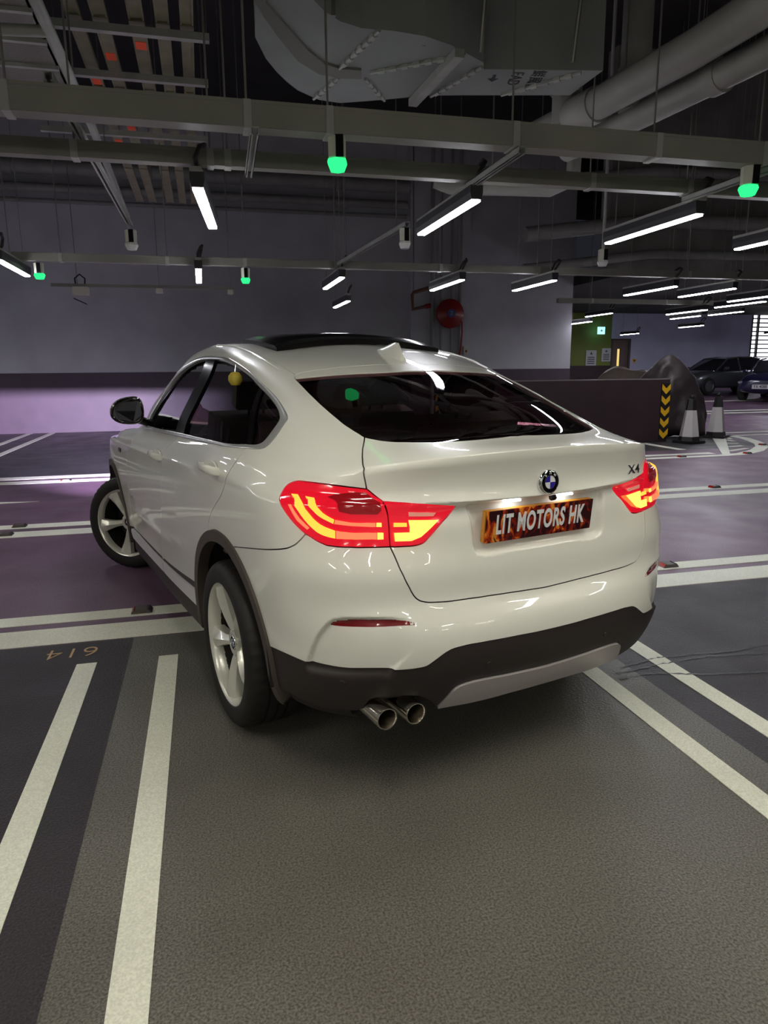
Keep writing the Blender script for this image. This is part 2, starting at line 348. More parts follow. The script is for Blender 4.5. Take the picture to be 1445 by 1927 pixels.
    R.append(S([(-.52,0,1.312),(-.51,.2,1.311),(-.445,.38,1.306),(-.365,.52,1.305),(-.28,.618,1.300),(-.19,.692,1.290),(-.08,.748,1.278),(.06,.79,1.263)],
       [.3,.7,1.1,1.45,1.72,1.95],[.812,.816,.814,.808,.798,.78],[1.258,1.25,1.243,1.237,1.23,1.22],2.32,1.20))
    R.append(S([(-.30,0,1.393),(-.29,.2,1.392),(-.225,.39,1.384),(-.15,.523,1.378),(-.075,.61,1.372),(.01,.665,1.362),(.11,.712,1.360),(.24,.744,1.357)],
       [.45,.8,1.1,1.4,1.6,1.78],[.762,.768,.768,.763,.756,.742],[1.36,1.362,1.36,1.355,1.345,1.33],2.12,1.325))
    R.append(S([(-.075,0,1.466),(-.065,.2,1.464),(-.005,.40,1.454),(.06,.53,1.443),(.13,.60,1.440),(.21,.648,1.443),(.31,.680,1.450),(.43,.703,1.460)],
       [.6,.87,1.1,1.33,1.5,1.64],[.714,.718,.718,.714,.708,.695],[1.474,1.482,1.482,1.472,1.455,1.43],1.93,1.44))
    R.append(S([(.10,0,1.512),(.11,.2,1.510),(.165,.385,1.503),(.23,.50,1.498),(.30,.57,1.502),(.38,.615,1.512),(.47,.645,1.525),(.58,.662,1.540)],
       [.74,.94,1.12,1.28,1.40,1.52],[.668,.670,.670,.666,.660,.648],[1.552,1.559,1.559,1.55,1.535,1.51],1.78,1.525))
    R.append(S([(.28,0,1.551),(.29,.18,1.549),(.33,.345,1.543),(.39,.45,1.54),(.45,.51,1.547),(.52,.55,1.552),(.60,.572,1.563),(.70,.585,1.576)],
       [.83,.98,1.12,1.25,1.35,1.45],[.59,.592,.592,.588,.582,.57],[1.590,1.600,1.603,1.598,1.587,1.568],1.66,1.575))
    R.append(S([(.50,0,1.590),(.505,.12,1.589),(.53,.225,1.586),(.57,.30,1.584),(.62,.345,1.587),(.675,.375,1.592),(.74,.39,1.600),(.82,.40,1.608)],
       [.92,1.03,1.13,1.23,1.31,1.39],[.405,.405,.403,.40,.395,.385],[1.615,1.620,1.620,1.617,1.611,1.601],1.55,1.602))
    R.append(S([(.74,0,1.616),(.742,.03,1.616),(.75,.055,1.616),(.77,.075,1.617),(.80,.088,1.618),(.83,.095,1.620),(.87,.10,1.622),(.92,.10,1.624)],
       [.98,1.05,1.12,1.19,1.25,1.31],[.10,.10,.10,.10,.10,.095],[1.627,1.629,1.629,1.628,1.626,1.622],1.40,1.618))
    return np.array(R,float)
CREASE=[11,14]   # rows at which the surface folds
class Body:
    def __init__(s):
        G=build_rows(); s.G=G
        nr,nc=G.shape[:2]; s.nr,s.nc=nr,nc
        du=np.linalg.norm(np.diff(G,axis=1),axis=2).mean(0); s.tu=np.concatenate([[0],np.cumsum(du)])
        dv=np.linalg.norm(np.diff(G,axis=0),axis=2)[:,:12].mean(1); s.tv=np.concatenate([[0],np.cumsum(dv)])
        # mirror-extended columns
        M=np.array([1,-1,1.])
        E=np.concatenate([(G[:,1:4]*M)[:,::-1],G,(G[:,-4:-1]*M)[:,::-1]],1)
        te=np.concatenate([-s.tu[1:4][::-1],s.tu,2*s.tu[-1]-s.tu[-4:-1][::-1]])
        s.E,s.te=E,te
        s.spu=nspline(te,np.swapaxes(E,0,1))
        br=[0]+CREASE+[nr-1]; s.br=br
        s.umax,s.vmax=s.tu[-1],s.tv[-1]
    def evalgrid(s,us,vs):
        C=s.spu(us)            # (nu, nr, 3)
        C=np.swapaxes(C,0,1)   # nr,nu,3
        out=np.zeros((len(vs),len(us),3)); vs=np.asarray(vs)
        for k in range(len(s.br)-1):
            a,b=s.br[k],s.br[k+1]
            m=(vs>=s.tv[a]-1e-12)&((vs<s.tv[b]) if b<s.nr-1 else (vs<=s.tv[b]+1e-9))
            if m.any(): out[m]=nspline(s.tv[a:b+1],C[a:b+1])(vs[m])
        return out

CURVES = {
 'gapC': [(0.54,1.23),(0.552,1.201),(0.563,1.175),(0.573,1.151),(0.58,1.131),(0.587,1.111),(0.593,1.091),(0.601,1.063),(0.6,1.036),(0.592,1.014),(0.587,1.001),(0.584,0.99),(0.582,0.979)],
 'lamp_top': [(0.582,0.979),(0.597,0.982),(0.612,0.985),(0.63,0.988),(0.657,0.993),(0.686,0.998),(0.716,1.003),(0.741,1.007),(0.764,1.01),(0.784,1.012),(0.795,1.013),(0.803,1.013),(0.812,1.011),(0.82,1.008),(0.829,1.003),(0.836,0.997),(0.842,0.989),(0.847,0.979),(0.853,0.967),(0.862,0.953),(0.875,0.935),(0.891,0.917),(0.897,0.905),(0.892,0.899),(0.886,0.892),(0.874,0.88),(0.86,0.866),(0.845,0.852),(0.828,0.836),(0.81,0.821),(0.792,0.806)],
 'lamp_bot': [(0.792,0.806),(0.773,0.796),(0.757,0.786),(0.742,0.779),(0.733,0.775),(0.725,0.772),(0.715,0.771),(0.698,0.769),(0.678,0.768),(0.658,0.768),(0.638,0.767),(0.619,0.767),(0.601,0.767),(0.584,0.767),(0.567,0.767),(0.549,0.767)],
 'lamp_split': [(0.549,0.767),(0.549,0.788),(0.549,0.809),(0.549,0.83),(0.55,0.848),(0.551,0.866),(0.555,0.883),(0.56,0.897),(0.564,0.91),(0.557,0.927)],
 'lamp_tr': [(0.557,0.927),(0.558,0.935),(0.56,0.944),(0.563,0.952),(0.568,0.962),(0.574,0.971),(0.582,0.979)],
 'lampi_top': [(0.557,0.927),(0.541,0.924),(0.524,0.92),(0.506,0.917),(0.484,0.912),(0.459,0.908),(0.43,0.902),(0.4,0.896),(0.369,0.889),(0.338,0.882)],
 'lampi_bot': [(0.338,0.882),(0.344,0.869),(0.354,0.858),(0.364,0.848),(0.377,0.838),(0.39,0.827),(0.402,0.816),(0.412,0.806),(0.421,0.797),(0.43,0.789),(0.437,0.782),(0.444,0.776),(0.452,0.772),(0.462,0.769),(0.473,0.767),(0.486,0.766),(0.501,0.766),(0.516,0.766),(0.53,0.766),(0.537,0.766),(0.543,0.767),(0.549,0.767)],
 'glass_left': [(0.57,1.782),(0.571,1.741),(0.575,1.699),(0.581,1.657),(0.588,1.612),(0.592,1.57),(0.595,1.53),(0.596,1.487),(0.594,1.446),(0.591,1.408),(0.586,1.373),(0.581,1.341),(0.574,1.313),(0.567,1.295),(0.561,1.279),(0.555,1.265),(0.549,1.253),(0.545,1.241),(0.54,1.23)],
 'glass_bot': [(0.54,1.23),(0.53,1.224),(0.52,1.219),(0.509,1.214),(0.497,1.208),(0.483,1.204),(0.469,1.201),(0.449,1.198),(0.427,1.198),(0.402,1.197),(0.367,1.197),(0.327,1.196),(0.281,1.197),(0.225,1.2),(0.165,1.205),(0.105,1.211),(0.065,1.215),(0.027,1.22),(0.0,1.217)],
 'glass_top': [(0.0,1.788),(0.014,1.791),(0.04,1.792),(0.071,1.792),(0.122,1.789),(0.174,1.785),(0.215,1.784),(0.236,1.784),(0.253,1.785),(0.271,1.786),(0.303,1.788),(0.343,1.788),(0.388,1.789),(0.442,1.788),(0.501,1.787),(0.57,1.782)],
 'bump_top': [(1.212,0.665),(1.152,0.678),(1.097,0.692),(1.044,0.706),(0.994,0.719),(0.949,0.73),(0.911,0.739),(0.886,0.745),(0.866,0.751),(0.848,0.759),(0.836,0.765),(0.826,0.772),(0.817,0.78),(0.808,0.788),(0.8,0.797),(0.792,0.806)],
 'J': [(1.011,0.358),(0.978,0.365),(0.947,0.369),(0.92,0.371),(0.893,0.371),(0.866,0.369),(0.838,0.366),(0.801,0.363),(0.763,0.361),(0.727,0.359),(0.691,0.359),(0.655,0.36),(0.617,0.359),(0.574,0.357),(0.532,0.355),(0.497,0.356),(0.483,0.358),(0.472,0.363),(0.462,0.37),(0.447,0.38),(0.431,0.391),(0.416,0.4),(0.409,0.403),(0.403,0.406),(0.396,0.408),(0.386,0.41),(0.373,0.411),(0.36,0.412),(0.343,0.413),(0.325,0.413),(0.304,0.412),(0.269,0.411),(0.23,0.409),(0.187,0.407),(0.142,0.405),(0.097,0.402),(0.0,0.4)],
 'diff_top': [(0.42,0.158),(0.411,0.175),(0.402,0.191),(0.394,0.206),(0.386,0.221),(0.379,0.234),(0.37,0.243),(0.362,0.248),(0.354,0.251),(0.344,0.253),(0.329,0.254),(0.312,0.255),(0.291,0.254),(0.254,0.251),(0.211,0.246),(0.166,0.241),(0.119,0.237),(0.072,0.233),(0.0,0.23)],
 'diff_bot': [(0.42,0.158),(0.367,0.154),(0.314,0.148),(0.261,0.144),(0.217,0.141),(0.173,0.14),(0.129,0.139),(0.086,0.137),(0.041,0.135),(0.0,0.135)],
 'refl': [(0.757,0.508),(0.733,0.523),(0.682,0.532),(0.593,0.533),(0.527,0.525),(0.496,0.511),(0.538,0.51),(0.598,0.509),(0.671,0.508),(0.724,0.507)],
 'groove': [(0.843,0.335),(0.842,0.346),(0.84,0.358),(0.838,0.37),(0.834,0.384),(0.829,0.4),(0.824,0.415),(0.816,0.433),(0.808,0.45),(0.799,0.466),(0.79,0.479),(0.781,0.491),(0.771,0.502),(0.76,0.513),(0.749,0.522),(0.737,0.529),(0.724,0.534),(0.71,0.537),(0.696,0.539),(0.673,0.54),(0.648,0.541),(0.621,0.541),(0.589,0.54),(0.558,0.538),(0.532,0.535),(0.521,0.533),(0.512,0.531),(0.505,0.527),(0.499,0.523),(0.494,0.517),(0.489,0.511)],
 'rdoor_rear': [(1.052,1.188),(1.103,1.133),(1.174,1.071),(1.215,1.031),(1.234,1.004),(1.248,0.975),(1.289,0.927),(1.313,0.895),(1.319,0.877),(1.332,0.857),(1.358,0.833),(1.391,0.805),(1.424,0.775),(1.449,0.746),(1.468,0.717),(1.485,0.688)],
 'door_mid': [(2.019,1.244),(2.083,1.159),(2.142,1.052),(2.181,1.011),(2.196,0.954),(2.197,0.885),(2.201,0.843),(2.214,0.779),(2.232,0.707),(2.256,0.627),(2.288,0.531),(2.327,0.436),(2.365,0.336)],
 'gate_bot': [(0.549,0.767),(0.548,0.764),(0.547,0.761),(0.546,0.757),(0.542,0.745),(0.538,0.73),(0.534,0.714),(0.529,0.694),(0.522,0.675),(0.515,0.655),(0.506,0.636),(0.498,0.618),(0.49,0.604),(0.487,0.6),(0.484,0.596),(0.48,0.593),(0.476,0.59),(0.471,0.587),(0.465,0.585),(0.458,0.583),(0.449,0.581),(0.439,0.58),(0.418,0.579),(0.394,0.578),(0.367,0.578),(0.336,0.579),(0.305,0.58),(0.272,0.58),(0.233,0.581),(0.192,0.581),(0.148,0.581),(0.103,0.58),(0.057,0.579),(0.0,0.577)],
 'door_bot': [(3.063,0.336),(2.674,0.339),(2.338,0.345),(2.004,0.361),(1.74,0.373)],
 'spoiler': [(0.548,1.823),(0.505,1.845),(0.355,1.87),(0.262,1.882),(0.16,1.89),(0.06,1.893),(0.0,1.893)],
 'rarch_door': [(1.485,0.673),(1.512,0.659),(1.574,0.62),(1.628,0.568),(1.675,0.509),(1.712,0.444),(1.738,0.372)],
 'rarch_q': [(1.485,0.673),(1.499,0.666),(1.426,0.69),(1.352,0.696),(1.28,0.685),(1.211,0.657)],
 'rarch_b': [(1.211,0.657),(1.155,0.617),(1.108,0.567),(1.068,0.508),(1.037,0.439),(1.012,0.364)],
 'rarch_low': [(1.012,0.364),(0.994,0.299),(0.977,0.229),(0.962,0.155)],
 'clad_r_out': [(1.752,0.17),(1.755,0.256),(1.747,0.337),(1.728,0.407),(1.698,0.473),(1.66,0.533),(1.613,0.586),(1.559,0.632),(1.5,0.666),(1.437,0.688),(1.374,0.697),(1.311,0.693),(1.249,0.676),(1.192,0.647),(1.143,0.607),(1.1,0.559),(1.065,0.503),(1.036,0.439),(1.013,0.37),(0.993,0.297),(0.974,0.22),(0.958,0.136)],
 'clad_r_in': [(1.71,0.157),(1.715,0.237),(1.71,0.313),(1.694,0.38),(1.669,0.441),(1.634,0.497),(1.591,0.546),(1.542,0.587),(1.488,0.619),(1.43,0.64),(1.371,0.648),(1.312,0.645),(1.256,0.629),(1.205,0.602),(1.159,0.566),(1.119,0.522),(1.086,0.469),(1.06,0.409),(1.04,0.345),(1.024,0.277),(1.012,0.205),(1.006,0.126)],
 'farch': [(3.217,0.307),(3.235,0.396),(3.266,0.482),(3.307,0.557),(3.356,0.621),(3.409,0.678),(3.465,0.724),(3.521,0.746),(3.578,0.743),(3.632,0.714),(3.684,0.664),(3.732,0.604),(3.776,0.538),(3.813,0.458),(3.845,0.372),(3.873,0.276)],
 'clad_f_out': [(3.213,0.166),(3.213,0.265),(3.224,0.354),(3.244,0.429),(3.275,0.503),(3.313,0.567),(3.356,0.623),(3.403,0.674),(3.452,0.717),(3.502,0.743),(3.552,0.749),(3.6,0.735),(3.648,0.702),(3.693,0.655),(3.735,0.602),(3.773,0.543),(3.807,0.475),(3.837,0.398),(3.861,0.322),(3.886,0.223)],
 'clad_f_in': [(3.25,0.153),(3.248,0.242),(3.256,0.33),(3.273,0.399),(3.299,0.467),(3.332,0.528),(3.37,0.578),(3.412,0.621),(3.455,0.655),(3.5,0.677),(3.545,0.684),(3.59,0.674),(3.634,0.649),(3.675,0.613),(3.714,0.569),(3.748,0.517),(3.778,0.454),(3.805,0.385),(3.826,0.314),(3.848,0.223)],
 'fender_gap': [(3.154,1.227),(3.04,1.021),(3.036,0.93),(3.048,0.804),(3.065,0.692),(3.078,0.484),(3.068,0.336)],
 'door_bot_f': [(3.068,0.336),(2.674,0.339),(2.338,0.345)],
 'door_bot_r': [(2.338,0.345),(2.004,0.359),(1.74,0.374)],
 'sill_bot': [(1.763,0.118),(2.095,0.121),(2.416,0.122),(2.807,0.114),(3.193,0.113)],
 'strip1': [(1.74,0.338),(2.053,0.33),(2.348,0.324),(2.348,0.251),(2.054,0.252),(1.731,0.254)],
 'strip2': [(2.364,0.324),(2.73,0.319),(3.116,0.316),(3.148,0.293),(3.115,0.235),(2.73,0.241),(2.364,0.251)],
 'blk_front': [(1.011,0.358),(1.071,0.383)],
 'blk_bot': [(0.988,0.204),(0.922,0.212),(0.828,0.198),(0.761,0.187),(0.707,0.189),(0.659,0.191),(0.637,0.236),(0.616,0.249),(0.489,0.233),(0.42,0.158)],
 'dlo_bot': [(1.051,1.186),(1.595,1.21),(2.0,1.223),(2.399,1.228),(2.873,1.226),(3.131,1.231)],
 'dlo_rear': [(1.051,1.186),(0.972,1.178),(0.919,1.191),(0.86,1.275),(0.816,1.353),(0.796,1.385),(0.786,1.42),(0.783,1.464),(0.783,1.611),(0.81,1.728)],
 'dlo_top': [(0.81,1.728),(0.876,1.847),(1.077,1.92),(1.374,1.924),(1.655,1.927),(2.059,1.914),(2.537,1.881),(2.848,1.84),(3.16,1.756),(3.308,1.632),(3.296,1.47),(3.28,1.349),(3.232,1.285),(3.131,1.231)],
 'in_bot': [(1.048,1.22),(1.608,1.247),(2.034,1.263),(2.403,1.263),(2.902,1.266),(3.117,1.27)],
 'in_rear': [(1.048,1.22),(0.98,1.21),(0.935,1.223),(0.882,1.299),(0.836,1.375),(0.823,1.411),(0.814,1.479),(0.822,1.614),(0.842,1.686)],
 'in_top': [(0.842,1.686),(0.892,1.807),(1.084,1.878),(1.631,1.891),(2.002,1.877),(2.417,1.83),(2.7,1.783),(2.996,1.689),(3.141,1.563),(3.169,1.422),(3.185,1.331),(3.149,1.287),(3.117,1.27)],
 'qp_l': [(0.831,1.687),(0.969,1.429),(1.01,1.216)],
 'qp_r': [(0.845,1.706),(0.993,1.453),(1.047,1.224)],
 'bp_r': [(1.566,1.89),(1.855,1.551),(1.993,1.37),(1.973,1.261)],
 'bp_f': [(1.821,1.883),(2.015,1.613),(2.161,1.402),(2.144,1.266)],
 'roof_seam_f': [(3.433,2.133),(2.867,2.148),(2.188,2.154),(1.725,2.157),(1.262,2.161),(0.843,2.124),(0.661,2.001),(0.588,1.911),(0.548,1.823)],
 'apillar': [(3.433,2.133),(3.753,2.033),(3.795,1.838),(3.783,1.656),(3.742,1.501),(3.693,1.37)],
 'wscreen_top': [(3.433,2.133),(4.045,2.173),(4.408,2.133),(4.701,2.115)],
 'wscreen_bot': [(3.693,1.37),(4.038,1.342),(4.283,1.274),(4.504,1.255),(4.701,1.254)],
 'hood_side': [(3.693,1.37),(3.71,1.202),(3.767,1.098),(3.879,1.036),(4.005,0.958),(4.1,0.923)],
 'hood_front': [(4.1,0.923),(4.348,0.95),(4.525,0.955),(4.701,0.959)],
 'fender_front': [(3.947,0.787),(3.918,0.491),(3.873,0.343)],
 'barA': [(0.796,0.942),(0.801,0.908),(0.787,0.892),(0.773,0.877),(0.762,0.864),(0.751,0.853),(0.739,0.843),(0.725,0.835),(0.711,0.829),(0.696,0.823),(0.697,0.797),(0.711,0.8),(0.724,0.804),(0.736,0.809),(0.749,0.817),(0.761,0.828),(0.773,0.84),(0.785,0.854),(0.798,0.87),(0.81,0.885),(0.822,0.898),(0.828,0.914),(0.82,0.941)],
 'barA2': [(0.693,0.823),(0.68,0.82),(0.668,0.819),(0.655,0.817),(0.643,0.816),(0.63,0.816),(0.618,0.816),(0.607,0.816),(0.596,0.815),(0.585,0.815),(0.586,0.793),(0.597,0.794),(0.608,0.794),(0.619,0.794),(0.631,0.794),(0.644,0.794),(0.656,0.795),(0.669,0.795),(0.681,0.796),(0.694,0.796)],
 'barA3': [(0.583,0.815),(0.567,0.814),(0.568,0.793),(0.584,0.793)],
 'barB': [(0.753,0.923),(0.752,0.903),(0.741,0.891),(0.731,0.881),(0.72,0.873),(0.709,0.866),(0.698,0.86),(0.7,0.846),(0.713,0.853),(0.726,0.86),(0.739,0.868),(0.749,0.876),(0.759,0.886),(0.769,0.895),(0.777,0.903),(0.78,0.914),(0.777,0.931)],
 'barB2': [(0.695,0.859),(0.681,0.856),(0.667,0.853),(0.654,0.85),(0.641,0.849),(0.629,0.848),(0.617,0.848),(0.607,0.848),(0.597,0.847),(0.587,0.847),(0.587,0.834),(0.597,0.834),(0.607,0.835),(0.617,0.836),(0.629,0.837),(0.642,0.838),(0.654,0.839),(0.668,0.841),(0.682,0.843),(0.697,0.845)],
 'barB3': [(0.584,0.847),(0.571,0.846),(0.571,0.833),(0.585,0.834)],
 'barC': [(0.849,0.901),(0.84,0.902),(0.805,0.859),(0.773,0.829),(0.78,0.823),(0.813,0.851)],
 'barD': [(0.537,0.812),(0.492,0.811),(0.491,0.828),(0.494,0.849),(0.446,0.845),(0.4,0.841),(0.424,0.822),(0.459,0.795),(0.489,0.784),(0.536,0.785)],
 'barE': [(0.537,0.844),(0.5,0.841),(0.5,0.829),(0.538,0.831)],
 'clearF': [(0.494,0.879),(0.407,0.868),(0.416,0.855),(0.493,0.862)],
 'darkG': [(0.702,0.942),(0.672,0.962),(0.615,0.971),(0.585,0.968),(0.579,0.932),(0.572,0.891),(0.582,0.875),(0.654,0.878),(0.685,0.887)],
 'plate_recess': [(0.308,0.885),(0.288,0.821),(0.282,0.749),(0.274,0.727),(0.252,0.714),(0.142,0.716),(0.0,0.716)],
 'swage_f': [(3.154,0.902),(2.741,0.92),(2.255,0.942),(1.905,0.952),(1.607,0.953)],
 'swage_r': [(1.664,0.958),(1.481,0.975),(1.28,0.985),(1.149,0.992)],
 'rocker': [(3.076,0.491),(2.654,0.468),(2.174,0.49),(1.849,0.537),(1.724,0.593)],
}
# ------------------------------------------------------------------ dense sampling of the body with pressed-in detail
BODY = Body(); UM, VM = BODY.umax, BODY.vmax
GU, GV = 1100, 800
_us = np.linspace(-.04, UM+.04, GU); _vs = np.linspace(0, VM, GV)
def crom(pts, step=.012):
    """centripetal Catmull-Rom through 2-D points, resampled"""
    P = np.asarray(pts, float)
    if len(P) == 2:
        n = max(2, int(np.linalg.norm(P[1]-P[0])/step)+1); return P[0]+(P[1]-P[0])*np.linspace(0, 1, n)[:, None]
    d = np.sqrt(np.linalg.norm(np.diff(P, axis=0), axis=1))+1e-9; t = np.concatenate([[0], np.cumsum(d)])
    ev = nspline(t, P)
    L = np.linalg.norm(np.diff(P, axis=0), axis=1).sum(); n = max(len(P)*3, int(L/step)+2)
    q = ev(np.linspace(0, t[-1], n*4)); s = np.concatenate([[0], np.cumsum(np.linalg.norm(np.diff(q, axis=0), axis=1))])
    w = np.linspace(0, s[-1], n)
    return np.stack([np.interp(w, s, q[:, k]) for k in (0, 1)], 1)
def path(*names, step=.012):
    out = []
    for n in names:
        if isinstance(n, str):
            rev = n.endswith('-'); c = crom(CURVES[n.rstrip('-')], step)
            if rev: c = c[::-1]
        else: c = crom(n, step) if len(n) > 1 else np.asarray(n, float)
        out.append(c)
    P = np.concatenate(out); keep = [0]
    for i in range(1, len(P)):
        if np.linalg.norm(P[i]-P[keep[-1]]) > .0025: keep.append(i)
    P = P[keep]
    if np.linalg.norm(P[0]-P[-1]) < .0025: P = P[:-1]
    return P
def sym_rear(P):
    m = P[::-1].copy(); m[:, 0] *= -1
    Q = np.concatenate([P, m[m[:, 0] < -.002]]); return Q
def sym_front(P):
    m = P[::-1].copy(); m[:, 0] = 2*UM-m[:, 0]
    return np.concatenate([P, m[m[:, 0] > UM+.002]])
def seg_dist(q, P, closed=True):
    a = P if closed else P[:-1]; b = np.roll(P, -1, 0) if closed else P[1:]
    best = np.full(len(q), 1e9)
    for i in range(len(a)):
        d = b[i]-a[i]; L = d@d+1e-12
        t = np.clip(((q-a[i])@d)/L, 0, 1); best = np.minimum(best, np.hypot(*(q-a[i]-t[:, None]*d).T))
    return best
def inside(q, P):
    x, y = q[:, 0], q[:, 1]; c = np.zeros(len(q), bool); n = len(P)
    for i in range(n):
        x0, y0 = P[i]; x1, y1 = P[(i+1) % n]
        if y0 == y1: continue
        m = ((y0 > y) != (y1 > y)) & (x < (x1-x0)*(y-y0)/(y1-y0)+x0); c ^= m
    return c
def sstep(x): x = np.clip(x, 0, 1); return x*x*(3-2*x)
def _normals(X):
    du = np.gradient(X, axis=1); dv = np.gradient(X, axis=0); n = np.cross(dv, du)
    return n/(np.linalg.norm(n, axis=2, keepdims=True)+1e-12)
GX = BODY.evalgrid(_us, _vs); GN = _normals(GX)
GQ = np.stack(np.meshgrid(_us, _vs), -1)
GD = np.zeros((GV, GU))
def _sub(lo, hi):
    return (GQ[..., 0] > lo[0]) & (GQ[..., 0] < hi[0]) & (GQ[..., 1] > lo[1]) & (GQ[..., 1] < hi[1])
def press(poly, depth, width, fade=None):
    m = _sub(poly.min(0)-.01, poly.max(0)+.01); q = GQ[m]; ins = inside(q, poly); d = seg_dist(q, poly)
    k = np.where(ins, sstep(d/width), 0)
    if fade is not None: k = k*fade(q)
    GD[m] -= depth*k
def swage(curve, height, up, down):
    c = crom(CURVES[curve], .03); m = _sub(c.min(0)-max(up, down), c.max(0)+max(up, down)); q = GQ[m]
    d = seg_dist(q, c, False); o = np.argsort(c[:, 0]); vline = np.interp(q[:, 0], c[o, 0], c[o, 1])
    w = np.where(q[:, 1] > vline, up, down)
    ends = sstep((q[:, 0]-c[:, 0].min())/.25)*sstep((c[:, 0].max()-q[:, 0])/.25)
    GD[m] += height*np.clip(1-d/w, 0, 1)**1.8*ends
_rec = path('plate_recess', [(0, .73), (0, .87)], [(0, .8835), (.15, .8835), (.3077, .8853)])
_recl = np.concatenate([crom(CURVES['plate_recess']), [(-.3, .7157), (-.3, .8835)], [(0., .8835)]])
press(_recl, .022, .020)
_gr = np.concatenate([crom(CURVES['groove']), [(.489, .45), (.60, .33)]])
press(_gr, .016, .010, lambda q: sstep((q[:, 0]-.50)/.12)*sstep((q[:, 1]-.30)/.06))
swage('swage_f', .007, .10, .07); swage('swage_r', .009, .09, .08); swage('rocker', .006, .05, .10)
GX = GX+GN*GD[..., None]; GN = _normals(GX)
def surf(q):
    """(u, v) -> point, outward normal; u < 0 and u > UM are the mirrored half"""
    q = np.asarray(q, float); u = q[:, 0].copy(); fl = np.ones(len(u))
    m = u < 0; u[m] *= -1; fl[m] *= -1
    m = u > UM; u[m] = 2*UM-u[m]; fl[m] *= -1
    a = np.clip((u-_us[0])/(_us[1]-_us[0]), 0, GU-1.001); b = np.clip((q[:, 1]-_vs[0])/(_vs[1]-_vs[0]), 0, GV-1.001)
    i = a.astype(int); j = b.astype(int); a = (a-i)[:, None]; b = (b-j)[:, None]
    def bl(G): return (G[j, i]*(1-a)+G[j, i+1]*a)*(1-b)+(G[j+1, i]*(1-a)+G[j+1, i+1]*a)*b
    P = bl(GX); N = bl(GN); N /= np.linalg.norm(N, axis=1, keepdims=True)
    P[:, 1] *= fl; N[:, 1] *= fl
    return P, N
def area2(P): x, y = P[:, 0], P[:, 1]; return .5*np.sum(x*np.roll(y, -1)-np.roll(x, -1)*y)
def inset(P, d):
    if d == 0: return P
    if area2(P) < 0: P = P[::-1]
    e = np.roll(P, -1, 0)-P; e /= np.linalg.norm(e, axis=1, keepdims=True)+1e-12
    n = np.stack([-e[:, 1], e[:, 0]], 1); nn = n+np.roll(n, 1, 0); L = np.linalg.norm(nn, axis=1, keepdims=True); nn /= L+1e-9
    c = np.clip((nn*n).sum(1, keepdims=True), .35, 1)
    return P+nn*d/c
def link_mesh(name, V, Fs, Nn, mat, parent):
    me = bpy.data.meshes.new(name); me.from_pydata([tuple(p) for p in V], [], [tuple(f) for f in Fs])
    me.polygons.foreach_set('use_smooth', [True]*len(me.polygons)); me.materials.append(mat)
    me.update()
    if Nn is not None: me.normals_split_custom_set_from_vertices([tuple(n) for n in Nn])
    o = bpy.data.objects.new(name, me); COL.objects.link(o); o.parent = parent
    return o
def panel(name, outline, mat, parent, gap=.0022, thick=.018, off=0., sp=.03, flip=False, dome=0., dome_w=.03, label=None, extra=None):
    P = inset(np.asarray(outline, float), gap)
    if area2(P) < 0: P = P[::-1]
    lo, hi = P.min(0), P.max(0)
    gx = np.arange(lo[0], hi[0], sp); gy = np.arange(lo[1], hi[1], sp*.87); q = []
    for k, y in enumerate(gy): q.append(np.stack([gx+(k % 2)*sp/2, np.full(len(gx), y)], 1))
    q = np.concatenate(q) if q else np.zeros((0, 2))
    if extra is not None: q = np.concatenate([q, extra])
    if len(q): q = q[inside(q, P)]
    if len(q): q = q[seg_dist(q, P) > .35*min(sp, .03)]
    pts = [Vector(p) for p in P]+[Vector(p) for p in q]; n = len(P)
    vc, _, fc, *_r = delaunay_2d_cdt(pts, [], [list(range(n))], 1, 1e-6)
    UV = np.array([tuple(v) for v in vc]); X, N = surf(UV)
    o_ = np.full(len(UV), off)
    if dome: o_ += dome*sstep(seg_dist(UV, P)/dome_w)
    X = X+N*o_[:, None]
    fac = [tuple(reversed(f)) for f in fc]
    V = [X]; NN = [N]; Fs = list(fac); k = len(X)
    if thick:
        B, BN = surf(P); B = B+BN*off; T = np.roll(B, -1, 0)-np.roll(B, 1, 0); E = np.cross(T, BN); E /= np.linalg.norm(E, axis=1, keepdims=True)+1e-12
        En = -E
        V += [B, B-BN*thick]; NN += [En, En]
        for i in range(n):
            j = (i+1) % n; Fs.append((k+i, k+j, k+n+j, k+n+i))
    V = np.concatenate(V); NN = np.concatenate(NN)
    if flip: V = V*[1, -1, 1]; NN = NN*[1, -1, 1]; Fs = [tuple(reversed(f)) for f in Fs]
    o = link_mesh(name, V, Fs, NN, mat, parent)
    if label: o['label'] = label
    return o
def pair(name, outline, mat, parent, **kw):
    return panel(name, outline, mat, parent, **kw), panel(name, outline, mat, parent, flip=True, **kw)
